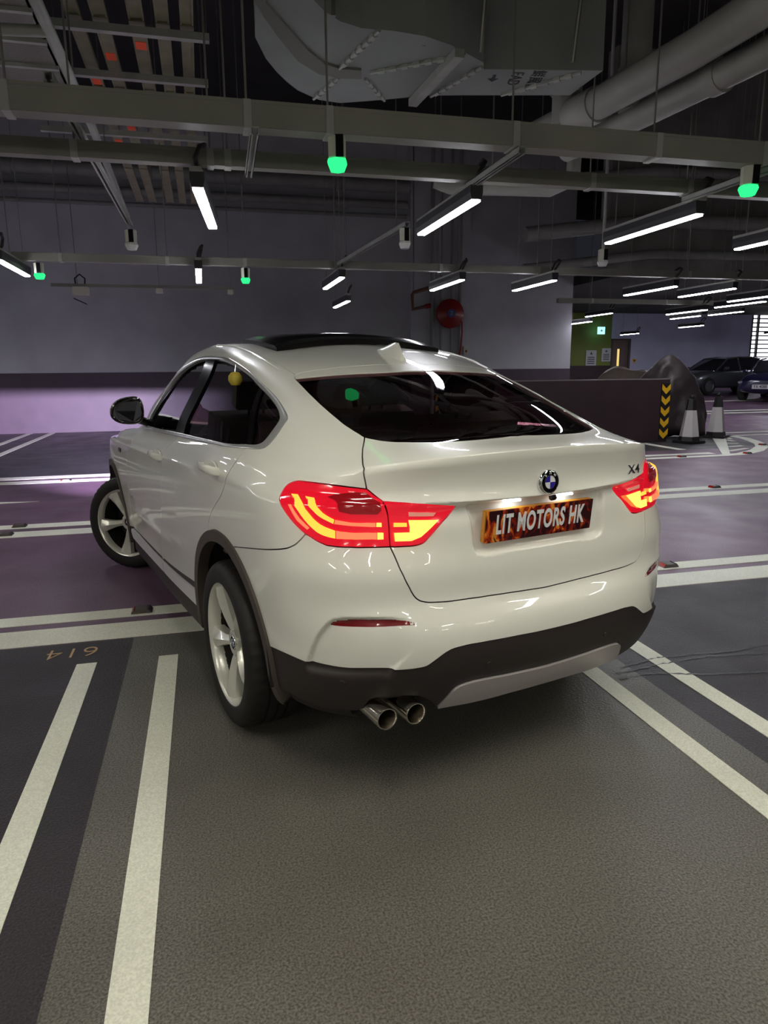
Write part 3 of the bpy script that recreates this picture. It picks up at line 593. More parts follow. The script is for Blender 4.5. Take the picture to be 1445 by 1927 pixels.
def ring_strip(name, pairs, mat, parent, off=.004, flip=False):
    O = []; I = []
    for a, b in pairs:
        ca = crom(CURVES[a.rstrip('-')]); cb = crom(CURVES[b.rstrip('-')])
        if a.endswith('-'): ca = ca[::-1]; cb = cb[::-1]
        n = max(len(ca), len(cb), 6)
        def rs(c): s = np.concatenate([[0], np.cumsum(np.linalg.norm(np.diff(c, axis=0), axis=1))]); w = np.linspace(0, s[-1], n); return np.stack([np.interp(w, s, c[:, k]) for k in (0, 1)], 1)
        O.append(rs(ca)[:-1]); I.append(rs(cb)[:-1])
    O = np.concatenate(O); I = np.concatenate(I); n = len(O)
    rows = [(O, -.012), (O, off*.5), (O+(I-O)*.2, off), (O+(I-O)*.8, off), (I, off*.5), (I, -.014)]
    V = []; 
    for c, h in rows:
        X, N = surf(c); V.append(X+N*h)
    V = np.concatenate(V); Fs = []
    for r in range(len(rows)-1):
        for i in range(n):
            j = (i+1) % n; Fs.append((r*n+i, r*n+j, (r+1)*n+j, (r+1)*n+i))
    if flip: V = V*[1, -1, 1]
    me = bpy.data.meshes.new(name); me.from_pydata([tuple(p) for p in V], [], Fs); bm = bmesh.new(); bm.from_mesh(me); bmesh.ops.recalc_face_normals(bm, faces=bm.faces); bm.to_mesh(me); bm.free()
    smooth_mesh(me, 45); me.materials.append(mat); o = bpy.data.objects.new(name, me); COL.objects.link(o); o.parent = parent
    return o
def cut(loop, div):
    """split a closed loop by an open curve -> (part A, part B)"""
    a = int(np.argmin(np.linalg.norm(loop-div[0], axis=1))); b = int(np.argmin(np.linalg.norm(loop-div[-1], axis=1)))
    n = len(loop); ab = [loop[(a+k) % n] for k in range((b-a) % n+1)]; ba = [loop[(b+k) % n] for k in range((a-b) % n+1)]
    A = np.array(ab[1:-1]+list(div[::-1])); B = np.array(ba[1:-1]+list(div))
    return A, B
# ------------------------------------------------------------------ car materials
PAINT = principled('white_paint', (.90, .888, .83), rough=.32, coat=1., coat_rough=.015)
BLACKP = principled('black_plastic', (.028, .020, .020), rough=.55, bump=(900, .08))
GLOSSB = principled('gloss_black', (.006, .005, .006), rough=.16, spec=.3)
CHROME = principled('satin_chrome', (.72, .72, .74), rough=.25, metal=.65)
BRIGHT = principled('bright_chrome', (.85, .85, .86), rough=.06, metal=1.)
SILVERP = principled('silver_trim', (.52, .48, .49), rough=.38, metal=.35)
TINT = tinted_glass('dark_tinted_glass', (.40, .25, .28))
CLEAR = tinted_glass('clear_glass', (.72, .74, .74))
ARCHP = principled('arch_plastic', (.075, .058, .052), rough=.55, bump=(900, .08))
STRIPM = principled('sill_silver', (.78, .75, .80), rough=.35, metal=.2)
RUBBER = principled('tyre_rubber', (.012, .010, .010), rough=.62, bump=(300, .12))
ALLOY = principled('silver_alloy', (.80, .79, .72), rough=.28, metal=.35, coat=.4)
DARK = principled('underbody_black', (.008, .007, .008), rough=.8)
LINER = principled('cabin_lining', (.035, .028, .028), rough=.8)
CREAM = principled('beige_leather', (.34, .29, .24), rough=.55)
LAMPRED = principled('lamp_red', (.45, .006, .012), rough=.12, coat=1., emit=(1., .008, .034), emit_s=.45)
LAMPDARK = principled('lamp_dark_red', (.20, .006, .010), rough=.10, coat=1., emit=(1., .01, .02), emit_s=.10)
BARGLOW = emission('lamp_bar_glow', (1., .42, .05), 1.6)
BARSALMON = emission('lamp_bar_salmon', (1., .14, .06), 1.7)
BARHOT = emission('lamp_bar_hot', (1., .60, .09), 1.9)
REFLRED = principled('reflector_red', (.22, .004, .008), rough=.16, coat=1.)
WHITELAMP = emission('plate_lamp_glow', (.85, .95, 1.), 9.)
BADGEBLUE = principled('badge_blue', (.035, .025, .33), rough=.2, coat=1.)
BADGEWHITE = principled('badge_white', (.8, .8, .82), rough=.2, coat=1.)
LETTER = principled('letter_white', (.86, .86, .88), rough=.4)
def flame_material():
    m = bpy.data.materials.new('flame_print'); m.use_nodes = True; nt = m.node_tree; b = nt.nodes['Principled BSDF']
    tc = nt.nodes.new('ShaderNodeTexCoord'); mp = nt.nodes.new('ShaderNodeMapping'); mp.inputs['Scale'].default_value = (10, 10, 6)
    n = nt.nodes.new('ShaderNodeTexNoise'); n.inputs['Scale'].default_value = 1.6; n.inputs['Detail'].default_value = 5; n.inputs['Distortion'].default_value = 2.2
    r = nt.nodes.new('ShaderNodeValToRGB'); e = r.color_ramp.elements
    e[0].position = .47; e[0].color = (.035, .004, .006, 1); e[1].position = .56; e[1].color = (.34, .022, .006, 1)
    x = e.new(.60); x.color = (.80, .15, .012, 1); x = e.new(.645); x.color = (.9, .42, .05, 1); x = e.new(.70); x.color = (.10, .008, .004, 1)
    nt.links.new(tc.outputs['Object'], mp.inputs[0]); nt.links.new(mp.outputs[0], n.inputs['Vector']); nt.links.new(n.outputs['Fac'], r.inputs[0]); nt.links.new(r.outputs[0], b.inputs['Base Color'])
    b.inputs['Roughness'].default_value = .25
    return m
FLAME = flame_material()
# ------------------------------------------------------------------ car
CAR = thing('coupe_suv', 'white coupe-style SUV with lit red tail lamps and a flame-printed number plate', 'car', (.9244, 3.0995, 0), math.radians(104.785))
# rear, symmetric panels
gate = sym_rear(path('glass_bot-', 'gapC', 'lamp_tr-', 'lampi_top', 'lampi_bot', 'gate_bot'))
def dense(u0, u1, v0, v1, s): g = np.stack(np.meshgrid(np.arange(u0, u1, s), np.arange(v0, v1, s)), -1).reshape(-1, 2); return g
rex = np.concatenate([dense(-.36, .36, .69, .93, .008), dense(-.6, .6, 1.06, 1.12, .011)])
rex = rex+np.random.RandomState(1).uniform(-.0008, .0008, rex.shape)
tailgate = panel('tailgate', gate, PAINT, CAR, extra=rex)
panel('roof_spoiler', sym_rear(path('glass_top', 'spoiler')), PAINT, CAR)
panel('rear_window', sym_rear(path('glass_top', 'glass_left', 'glass_bot')), TINT, CAR, thick=0, off=-.003, gap=.001, label='dark tinted sloping rear window')
gex = np.concatenate([dense(.46, .87, .33, .56, .0065), dense(-.87, -.46, .33, .56, .0065)]); gex += np.random.RandomState(2).uniform(-.001, .001, gex.shape)
panel('rear_bumper', sym_rear(path('gate_bot-', 'lamp_bot-', 'bump_top-', 'rarch_b', 'J')), PAINT, CAR, extra=gex)
_sl = path('J-', CURVES['rarch_low'][:3], 'blk_bot', 'diff_top'); _sr = path('J-', CURVES['rarch_low'][:3], [tuple(p) for p in CURVES['blk_bot'][:6]], [tuple(CURVES['blk_bot'][5]), tuple(CURVES['blk_bot'][-1])], 'diff_top')[::-1]*[-1, 1]
panel('bumper_skirt', np.concatenate([_sl, _sr[_sr[:, 0] < -.002]]), BLACKP, CAR, gap=.001, off=-.003, thick=.03, label='matt black lower bumper skirt')
panel('diffuser', sym_rear(path('diff_top-', 'diff_bot')), SILVERP, CAR, off=.006, dome=.004, dome_w=.02, thick=.03, label='silver skid plate under the bumper')
# sides
pair('side_frame', path('rdoor_rear', 'rarch_q', 'bump_top', 'lamp_top-', 'gapC-', 'glass_left-', 'roof_seam_f-', 'apillar', 'dlo_top-', 'dlo_rear-'), PAINT, CAR)
rd = pair('rear_door', path('rdoor_rear', 'rarch_door', 'door_bot_r-', 'door_mid-', [tuple(p) for p in CURVES['dlo_bot'][2::-1]]), PAINT, CAR)
fd = pair('front_door', path([tuple(p) for p in CURVES['dlo_bot'][2:]], 'fender_gap', 'door_bot_f', 'door_mid-'), PAINT, CAR)
pair('front_fender', path('fender_gap-', 'hood_side', 'fender_front', 'farch-'), PAINT, CAR)
pair('sill_trim', path('door_bot_f', 'door_bot_r', 'sill_bot'), BLACKP, CAR, gap=.001, off=-.004)
pair('sill_strip', path(CURVES['strip1'][:3], CURVES['strip1'][3:]), STRIPM, CAR, off=.006, gap=0, dome=.006, label='silver strip along the sill')
pair('sill_strip', path(CURVES['strip2'][:4], CURVES['strip2'][4:]), STRIPM, CAR, off=.006, gap=0, dome=.006, label='silver strip along the sill')
pair('arch_trim', path('clad_r_out', 'clad_r_in-'), ARCHP, CAR, off=.010, gap=0, thick=.05, sp=.02, label='black plastic wheel arch trim')
pair('arch_trim', path('clad_f_out', 'clad_f_in-'), ARCHP, CAR, off=.010, gap=0, thick=.05, sp=.02, label='black plastic wheel arch trim')
for s in (False, True): ring_strip('window_surround', [('dlo_rear', 'in_rear'), ('dlo_top', 'in_top'), ('dlo_bot-', 'in_bot-')], CHROME, CAR, flip=s)
loop = path('in_rear', 'in_top', 'in_bot-')
qpane, rest = cut(loop, crom(CURVES['qp_l']))
if area2(qpane)**2 > area2(rest)**2: qpane, rest = rest, qpane
divid, rest = cut(rest, crom(CURVES['qp_r']))
if area2(divid)**2 > area2(rest)**2: divid, rest = rest, divid
rpane, rest = cut(rest, crom(CURVES['bp_r']))
if rpane[:, 0].mean() > rest[:, 0].mean(): rpane, rest = rest, rpane
bpil, fpane = cut(rest, crom(CURVES['bp_f']))
if bpil[:, 0].mean() > fpane[:, 0].mean(): bpil, fpane = fpane, bpil
pair('quarter_window', qpane, TINT, CAR, thick=0, off=-.010, gap=0)
pair('window_divider', divid, GLOSSB, CAR, off=-.002, gap=0)
pair('b_pillar_trim', bpil, GLOSSB, CAR, off=-.002, gap=0, label='gloss black pillar between the side windows')
low = crom(LOWERED)
ra, rb = cut(rpane, low); lowpane = ra if ra[:, 1].mean() < rb[:, 1].mean() else rb
pair('rear_door_window', lowpane, TINT, CAR, thick=.004, off=-.016, gap=0, label='half lowered tinted rear door window')
fl = crom([(2.06, 1.285), (2.5, 1.285), (2.95, 1.30)]); fa, fb = cut(fpane, fl); lowf = fa if fa[:, 1].mean() < fb[:, 1].mean() else fb
pair('front_door_window', lowf, TINT, CAR, thick=.004, off=-.016, gap=0, label='front door window lowered almost fully')
# front (turned away from the photograph)
panel('bonnet', sym_front(path('wscreen_bot-', 'hood_side', 'hood_front')), PAINT, CAR)
panel('windscreen', sym_front(path('wscreen_top-', 'apillar', 'wscreen_bot')), CLEAR, CAR, thick=0, off=-.003, gap=.001)
panel('front_bumper', sym_front(path('hood_front-', 'fender_front', [(3.93, .25), (3.95, .06)], [(3.95, .06), (UM, .06)])), PAINT, CAR)
# ------------------------------------------------------------------ roof: height field above the ring structure
from mathutils.bvhtree import BVHTree
def roof_tree():
    k = np.linspace(0, UM, 90); w = np.linspace(1.5, VM, 50); X = BODY.evalgrid(k, w); V = []; Fs = []
    for s in (1, -1):
        b = len(V); V += [tuple(p*np.array([1, s, 1])) for p in X.reshape(-1, 3)]
        Fs += [(b+i*90+j, b+i*90+j+1, b+(i+1)*90+j+1, b+(i+1)*90+j) for i in range(49) for j in range(89)]
    n = 50*90
    Fs += [(49*90+j, 49*90+j+1, n+49*90+j+1, n+49*90+j) for j in range(89)]
    return BVHTree.FromPolygons(V, Fs)
ROOF = roof_tree()
def roof_z(x, y):
    h = ROOF.ray_cast(Vector((x, y, 3)), Vector((0, 0, -1))); return h[0].z if h[0] else 1.6
def roof_panel():
    hp = path('spoiler-', 'roof_seam_f-', 'wscreen_top'); X, _ = surf(hp); left = X[:, :2]; left = left[left[:, 1] >= 0]
    right = left[::-1]*[1, -1]; P = np.concatenate([left, right[right[:, 1] < -.002]])
    P = inset(P, .003)
    if area2(P) < 0: P = P[::-1]
    hole = np.array([(.62, .40), (.62, -.40), (1.42, -.40), (1.42, .40)])
    g = np.stack(np.meshgrid(np.arange(-.1, 1.7, .035), np.arange(-.6, .6, .035)), -1).reshape(-1, 2)
    g = g[inside(g, P)]; g = g[seg_dist(g, P) > .015]; g = g[~inside(g, hole)]; g = g[seg_dist(g, hole) > .012]
    hv = np.concatenate([hole[i]+(hole[(i+1) % 4]-hole[i])*np.linspace(0, 1, 16)[:-1, None] for i in range(4)])
    n, m = len(P), len(hv); pts = [Vector(p) for p in P]+[Vector(p) for p in hv]+[Vector(p) for p in g]
    ed = [(n+i, n+(i+1) % m) for i in range(m)]
    vc, _, fc, *_r = delaunay_2d_cdt(pts, ed, [list(range(n))], 1, 1e-6)
    cen = np.array([np.mean([tuple(vc[i]) for i in f], axis=0) for f in fc]); keep = ~inside(cen, hole)
    V = [(v.x, v.y, roof_z(v.x, v.y)) for v in vc]; Fs = [tuple(f) for f, k in zip(fc, keep) if k]
    me = bpy.data.meshes.new('roof_panel'); me.from_pydata(V, [], Fs); bm = bmesh.new(); bm.from_mesh(me)
    bm.normal_update()
    if sum(f.normal.z for f in bm.faces) < 0: bmesh.ops.reverse_faces(bm, faces=bm.faces)
    be = [e for e in bm.edges if e.is_boundary]; r = bmesh.ops.extrude_edge_only(bm, edges=be)
    for v in r['geom']:
        if isinstance(v, bmesh.types.BMVert): v.co.z -= .02
    bm.to_mesh(me); bm.free(); smooth_mesh(me, 35); me.materials.append(PAINT)
    o = bpy.data.objects.new('roof_panel', me); COL.objects.link(o); o.parent = CAR
roof_panel()
b = MB()
for s in (1, -1): b.box(.60, 1.44, s*.40-.02, s*.40+.02, 1.50, 1.585)
b.box(.60, .64, -.42, .42, 1.50, 1.575); b.box(1.40, 1.44, -.42, .42, 1.50, 1.575)
b.build('sunroof_frame', GLOSSB, CAR)
# sunroof glass slid back and standing proud of the roof
ns = 14; rows = []
for x, dz in ((.50, .036), (.53, .054), (.75, .052), (.98, .044), (1.02, .030)):
    rows.append([(x+.05*(1-(2*k/ns-1)**2), -.46+.92*k/ns, roof_z(x, -.46+.92*k/ns)+dz*(1-.55*abs(2*k/ns-1)**5)) for k in range(ns+1)])
V = [p for r in rows for p in r]+[(p[0], p[1], p[2]-.026) for r in rows for p in r]; w = ns+1; L = len(rows)*w; Fs = []
for i in range(len(rows)-1):
    for k in range(ns): Fs += [(i*w+k, i*w+k+1, (i+1)*w+k+1, (i+1)*w+k), (L+i*w+k, L+(i+1)*w+k, L+(i+1)*w+k+1, L+i*w+k+1)]
for i in range(len(rows)-1): Fs += [(i*w, (i+1)*w, L+(i+1)*w, L+i*w), (i*w+ns, L+i*w+ns, L+(i+1)*w+ns, (i+1)*w+ns)]
for k in range(ns): Fs += [(k, L+k, L+k+1, k+1), ((len(rows)-1)*w+k, (len(rows)-1)*w+k+1, L+(len(rows)-1)*w+k+1, L+(len(rows)-1)*w+k)]
mb = MB(); mb.add(V, Fs); mb.build('sunroof_panel', GLOSSB, CAR, smooth=True, label='dark glass sunroof panel raised above the roof')
# flush roof rails
for s in (1, -1):
    rp = [(x, s*(y+.012), roof_z(x, s*(y+.012))+.001) for x, y in ((.20, .553), (.34, .562), (.55, .56), (.8, .562), (1.05, .568), (1.3, .566))]
    MB().tube(rp, [.002, .005, .006, .006, .006, .002], 8).build('roof_rail', PAINT, CAR, smooth=True)
# shark-fin aerial
rings = []
for x, h, w in ((.345, .002, .004), (.31, .016, .018), (.26, .034, .028), (.21, .055, .031), (.165, .070, .028), (.135, .071, .020), (.108, .035, .022), (.088, .003, .016)):
    z0 = roof_z(x, 0)-.004; r = []
    for k in range(9):
        a = math.pi*k/8; r.append((x+(.02 if h > .05 else 0)*0, w*math.cos(a)*(1-.75*math.sin(a)*min(1, h/.06)), z0+(h+.004)*math.sin(a)**.8))
    rings.append(r)
MB().loft(rings, closed=True).build('roof_aerial', PAINT, CAR, smooth=True, angle=60, label='white shark-fin aerial')
# ------------------------------------------------------------------ lining, cabin, underbody
def liner():
    nu, nv = 150, 90; us = np.linspace(0, UM, nu); vs = np.linspace(0, VM, nv); q = np.stack(np.meshgrid(us, vs), -1).reshape(-1, 2)
    X, N = surf(q); X = X-N*.034; X = X.reshape(nv, nu, 3); c = np.stack(np.meshgrid((us[:-1]+us[1:])/2, (vs[:-1]+vs[1:])/2), -1).reshape(-1, 2)
    skip = inside(c, loop); half = path('glass_top', 'glass_left', 'glass_bot', [(0, 1.3), (0, 1.7)]); skip |= inside(c, np.concatenate([half, [(-.2, 1.217), (-.2, 1.79)]]))
    ws = np.concatenate([path('wscreen_top-', 'apillar', 'wscreen_bot'), [(UM+.3, 1.25), (UM+.3, 2.11)]]); skip |= inside(c, ws)
    C3, _ = surf(c)
    for ax in (0, 2.81): skip |= (np.hypot(C3[:, 0]-ax, C3[:, 2]-.345) < .45) & (C3[:, 1] > .5)
    skip |= (c[:, 1] < .20) & (c[:, 0] > .40) & (c[:, 0] < .70)
    skip |= (C3[:, 2] > 1.5) & (C3[:, 0] > .58) & (C3[:, 0] < 1.46) & (C3[:, 1] < .44)
    skip = skip.reshape(nv-1, nu-1); V = []; Fs = []
    for s in (1, -1):
        b = len(V); V += [tuple(p*np.array([1, s, 1])) for p in X.reshape(-1, 3)]
        Fs += [(b+i*nu+j, b+i*nu+j+1, b+(i+1)*nu+j+1, b+(i+1)*nu+j) for i in range(nv-1) for j in range(nu-1) if not skip[i, j]]
    mb = MB(); mb.add(V, Fs); mb.build('inner_shell', LINER, CAR)
liner()
mb = MB(); mb.box(-.55, 3.3, -.62, .62, .20, .26); mb.box(-.66, -.5, -.45, .45, .27, .36); mb.box(.45, 2.36, -.82, .82, .22, .27); mb.build('floor_pan', DARK, CAR)
for ax in (0, 2.81):
    for s in (1, -1):
        mb = MB(); prof = [(.475, -.35), (.475, .06)]
        M = Matrix.Translation((ax, s*.84, .345)) @ Matrix.Rotation(math.radians(-90*s), 4, 'X')
        mb.lathe(prof, 24, M, arc=(math.pi if s > 0 else 0, 2*math.pi if s > 0 else math.pi)); mb.box(ax-.47, ax+.47, s*.49-.01, s*.49+.01, .25, .82)
        mb.build('wheel_well', DARK, CAR, smooth=True)
def seat(x, y, w):
    mb = MB()
    mb.box(x, x+.5, y-w/2, y+w/2, .52, .68); M = Matrix.Translation((x, y, .66)) @ Matrix.Rotation(math.radians(-17), 4, 'Y')
    mb.box(-.06, .08, -w/2, w/2, 0, .60, M); mb.box(-.045, .045, -.13, .13, .64, .80, M); mb.box(-.01, .01, -.05, -.035, .58, .66, M); mb.box(-.01, .01, .035, .05, .58, .66, M)
    return mb
for y in (.38, -.38): seat(1.25, y, .50).build('front_seat', LINER, CAR, bevel=.02)
mb = seat(.30, .36, .62); s2 = seat(.30, -.36, .62); mb.add(s2.v, s2.f); mb.build('rear_bench', LINER, CAR, bevel=.02)
mb = MB(); mb.box(1.95, 2.3, -.74, .74, .80, 1.02); mb.box(1.85, 2.0, .2, .55, .98, 1.06); mb.build('dashboard', LINER, CAR, bevel=.03)
MB().lathe([(.175+.016*math.cos(a), .016*math.sin(a)) for a in np.linspace(0, 2*math.pi, 9)[:-1]], 28, Matrix.Translation((1.72, .38, .98)) @ Matrix.Rotation(math.radians(-65), 4, 'Y'), closed=True).build('steering_wheel', LINER, CAR, smooth=True)
for s in (1, -1):
    MB().box(1.24, 2.05, s*.80-.012, s*.80+.012, .62, 1.08).build('door_card', CREAM, CAR); MB().box(.30, 1.16, s*.80-.012, s*.80+.012, .66, 1.10).build('door_card', CREAM, CAR)
MB().box(-.45, .26, -.56, .56, .96, 1.0).build('parcel_shelf', LINER, CAR)
# ------------------------------------------------------------------ tail lamps
OUT = path('lamp_top', 'lamp_bot', 'lamp_split', 'lamp_tr'); INN = path('lampi_top', 'lampi_bot', 'lamp_split')
def plain(c): return path(*[[tuple(c[i]), tuple(c[(i+1) % len(c)])] for i in range(len(c))], step=.02)
def soft(c):
    c = [tuple(p) for p in c]; return crom(c+[c[0]], .006)[:-1]
for s in (False, True):
    lens = panel('tail_lamp', OUT, LAMPRED, CAR, off=.002, dome=.010, dome_w=.03, sp=.016, flip=s, label='glowing red outer tail lamp')
    for nm, c, m, d in (('light_bar', 'barA', BARGLOW, .0175), ('light_bar', 'barA2', BARSALMON, .0175), ('light_bar', 'barA3', BARHOT, .0175), ('light_bar', 'barB', BARGLOW, .0175), ('light_bar', 'barB2', BARSALMON, .0175), ('light_bar', 'barB3', BARHOT, .0175), ('light_bar', 'barC', BARSALMON, .0145), ('signal_lens', 'darkG', LAMPDARK, .0155)):
        panel(nm, plain(CURVES[c]), m, lens, off=d, gap=0, thick=.004, sp=.012, flip=s)
    lens = panel('tail_lamp', INN, LAMPRED, CAR, off=.002, dome=.010, dome_w=.03, sp=.016, flip=s, label='glowing red tail lamp on the tailgate')
    for nm, c, m, d in (('light_bar', 'barD', BARHOT, .0175), ('light_bar', 'barE', BARGLOW, .0175), ('reversing_lens', 'clearF', principled('lamp_clear', (.5, .3, .28), rough=.1, coat=1., emit=(1, .25, .15), emit_s=.35), .0150)):
        panel(nm, plain(CURVES[c]), m, lens, off=d, gap=0, thick=.004, sp=.012, flip=s)
    panel('bumper_reflector', soft(CURVES['refl']), REFLRED, CAR, off=.0, dome=.004, dome_w=.01, gap=0, thick=.01, sp=.012, flip=s, label='dark red reflector strip in the bumper')
# ------------------------------------------------------------------ badges, plate, plate lamps
def at_surface(u, v, lift=0.):
    P, N = surf(np.array([(u, v)])); P, N = Vector(P[0]), Vector(N[0]); up = Vector((0, 0, 1)); x = up.cross(N).normalized(); y = N.cross(x)
    return Matrix((x, y, N)).transposed().to_4x4(), P+N*lift
def roundel(parent, M, r, name='roundel_badge', letters=True):
    base = MB().lathe([(.0001, 0), (r*1.12, 0), (r*1.14, r*.10), (r*1.10, r*.22), (r*.98, r*.34), (r*.92, r*.36), (r*.90, r*.31), (.0001, r*.31)], 40, M).build(name, BRIGHT, parent, smooth=True, angle=50, label='round chrome badge with blue and white quarters')
    MB().lathe([(r*.58, r*.30), (r*.60, r*.335), (r*.90, r*.335), (r*.92, r*.30)], 40, M).build('badge_ring', GLOSSB, base, smooth=True)
    MB().lathe([(r*.55, r*.31), (r*.56, r*.35), (r*.60, r*.35), (r*.61, r*.31)], 40, M).build('badge_rim', BRIGHT, base, smooth=True)
    for k in range(4):
        a0 = k*math.pi/2; poly = [(0, 0)]+[(r*.56*math.cos(a0+math.pi/2*i/8), r*.56*math.sin(a0+math.pi/2*i/8)) for i in range(9)]
        MB().prism(poly, r*.30, r*.338, M).build('badge_quarter', BADGEWHITE if k % 2 == 0 else BADGEBLUE, base)
    if letters:
        for ch, a in (('B', 40), ('M', 0), ('W', -40)):
            t = math.radians(90+a); text_part('badge_letter', ch, BADGEWHITE, base, M @ Matrix.Translation((r*.755*math.cos(t), r*.755*math.sin(t), r*.34)) @ Matrix.Rotation(math.radians(a), 4, 'Z'), r*.30, .0004)
    return base
R_, p_ = at_surface(0., .958, .001)
roundel(CAR, Matrix.Translation(p_) @ R_, .041)
# X4 badge on the right of the tailgate
R_, p_ = at_surface(-.458, .958, .002)
text_part('model_badge', 'X4', BRIGHT, CAR, Matrix.Translation(p_) @ R_ @ Matrix.Rotation(math.radians(-3), 4, 'Z') @ Matrix.Shear('XZ', 4, (0, 0)), .048, .003, scale_x=1.9, bold=.0008)
# plate
PX, PZ, PY = -.893, .944, .018
TILT = Matrix.Translation((PX, PY, PZ)) @ Matrix.Rotation(math.radians(-6), 4, 'Y') @ Matrix(((0, 0, -1, 0), (-1, 0, 0, 0), (0, 1, 0, 0), (0, 0, 0, 1)))
pl = MB().box(-.243, .243, -.0565, .0565, -.028, -.0045, TILT).build('number_plate', principled('amber_acrylic', (.62, .25, .008), rough=.25, coat=.5), CAR, bevel=.003, label='number plate printed with flames and white lettering')
MB().box(-.243, .243, -.0565, .0565, -.0045, 0, TILT).build('plate_face', FLAME, pl, bevel=.0015)
text_part('plate_lettering', 'LIT MOTORS HK', LETTER, pl, TILT @ Matrix.Translation((0, .003, .0008)), .094, .0007, scale_x=.525, bold=.0026, space=1.13)
for y in (.14, -.10):
    P, N = surf(np.array([(y, .897)])); MB().box(-.885, -.872, y-.035, y+.035, 1.022, 1.0285).build('plate_lamp', WHITELAMP, CAR)
MB().lathe([(.0001, 0), (.014, 0), (.014, .012), (.008, .018), (.0001, .018)], 16, Matrix.Translation((-.893, -.03, 1.03)) @ Matrix.Rotation(math.radians(200), 4, 'Y')).build('reversing_camera', GLOSSB, CAR, smooth=True)
# bumper sensors
for y in (.60, -.60, .30, -.30):
    s_ = 1 if y > 0 else -1
    q = surf(np.array([((.72 if abs(y) > .5 else .26)*s_, .31)])); P, N = Vector(q[0][0]), Vector(q[1][0])
    MB().lathe([(.0001, .002), (.0095, .002), (.0105, -.002), (.0125, -.002), (.0125, -.006)], 20, Matrix.Translation(P-N*.001) @ N.to_track_quat('Z', 'Y').to_matrix().to_4x4()).build('parking_sensor', BLACKP, CAR, smooth=True)
# exhaust
for y, x in ((.640, -.880), (.538, -.895)):
    M = Matrix.Translation((x, y, .338)) @ Matrix.Rotation(math.radians(-90), 4, 'Y') @ Matrix.Diagonal((1.0, 1.0, 1, 1))
    e = MB().lathe([(.038, -.20), (.0385, -.004), (.037, 0), (.034, 0), (.031, -.006), (.031, -.2)], 32, M).build('exhaust_tip', principled('steel_tip', (.62, .58, .52), rough=.18, metal=1.), CAR, smooth=True, angle=35, label='round polished exhaust tip')
    MB().lathe([(.0001, -.12), (.031, -.12)], 20, M).build('pipe_bore', DARK, e)
MB().box(-.70, -.42, .42, .70, .31, .42).build('silencer_box', DARK, CAR, bevel=.03)
# ------------------------------------------------------------------ handles, mirrors, side details
def handle(x, z, door, s):
    P = None
    y = side_y(x, z)
    cup = MB(); rings = []
    g = MB(); path_ = [(x-.115, s*(y+.004), z-.004), (x-.10, s*(y+.026), z), (x-.03, s*(y+.036), z+.004), (x+.05, s*(y+.034), z+.004), (x+.10, s*(y+.024), z), (x+.115, s*(y+.004), z-.002)]
    rr = []
    for i, p in enumerate(path_):
        k = (1.0, 1.15, 1.1, 1., .95, .8)[i]
        rr.append([(p[0], p[1]+s*.009*math.cos(a)*k, p[2]+.017*math.sin(a)*k) for a in np.linspace(0, 2*math.pi, 13)[:-1]])
    g.loft(rr).build('door_handle', PAINT, door, smooth=True, angle=60)
    M = Matrix.Translation((x-.005, s*(y+.001), z)) @ Matrix.Rotation(math.radians(-90*s), 4, 'X') @ Matrix.Diagonal((1.7, .62, 1., 1))
    MB().lathe([(.0001, -.0005), (.03, .0), (.045, .0012), (.048, .0008), (.049, -.004)], 28, M).build('handle_recess', PAINT, door, smooth=True)
_side_u = np.argwhere(_us > .95).ravel()[0]
def side_y(x, z):
    S = GX[:, _side_u:][::4, ::4].reshape(-1, 3); m = S[:, 1] > .6; S = S[m]; d = (S[:, 0]-x)**2+(S[:, 2]-z)**2; i = np.argsort(d)[:4]; return float(S[i, 1].mean())
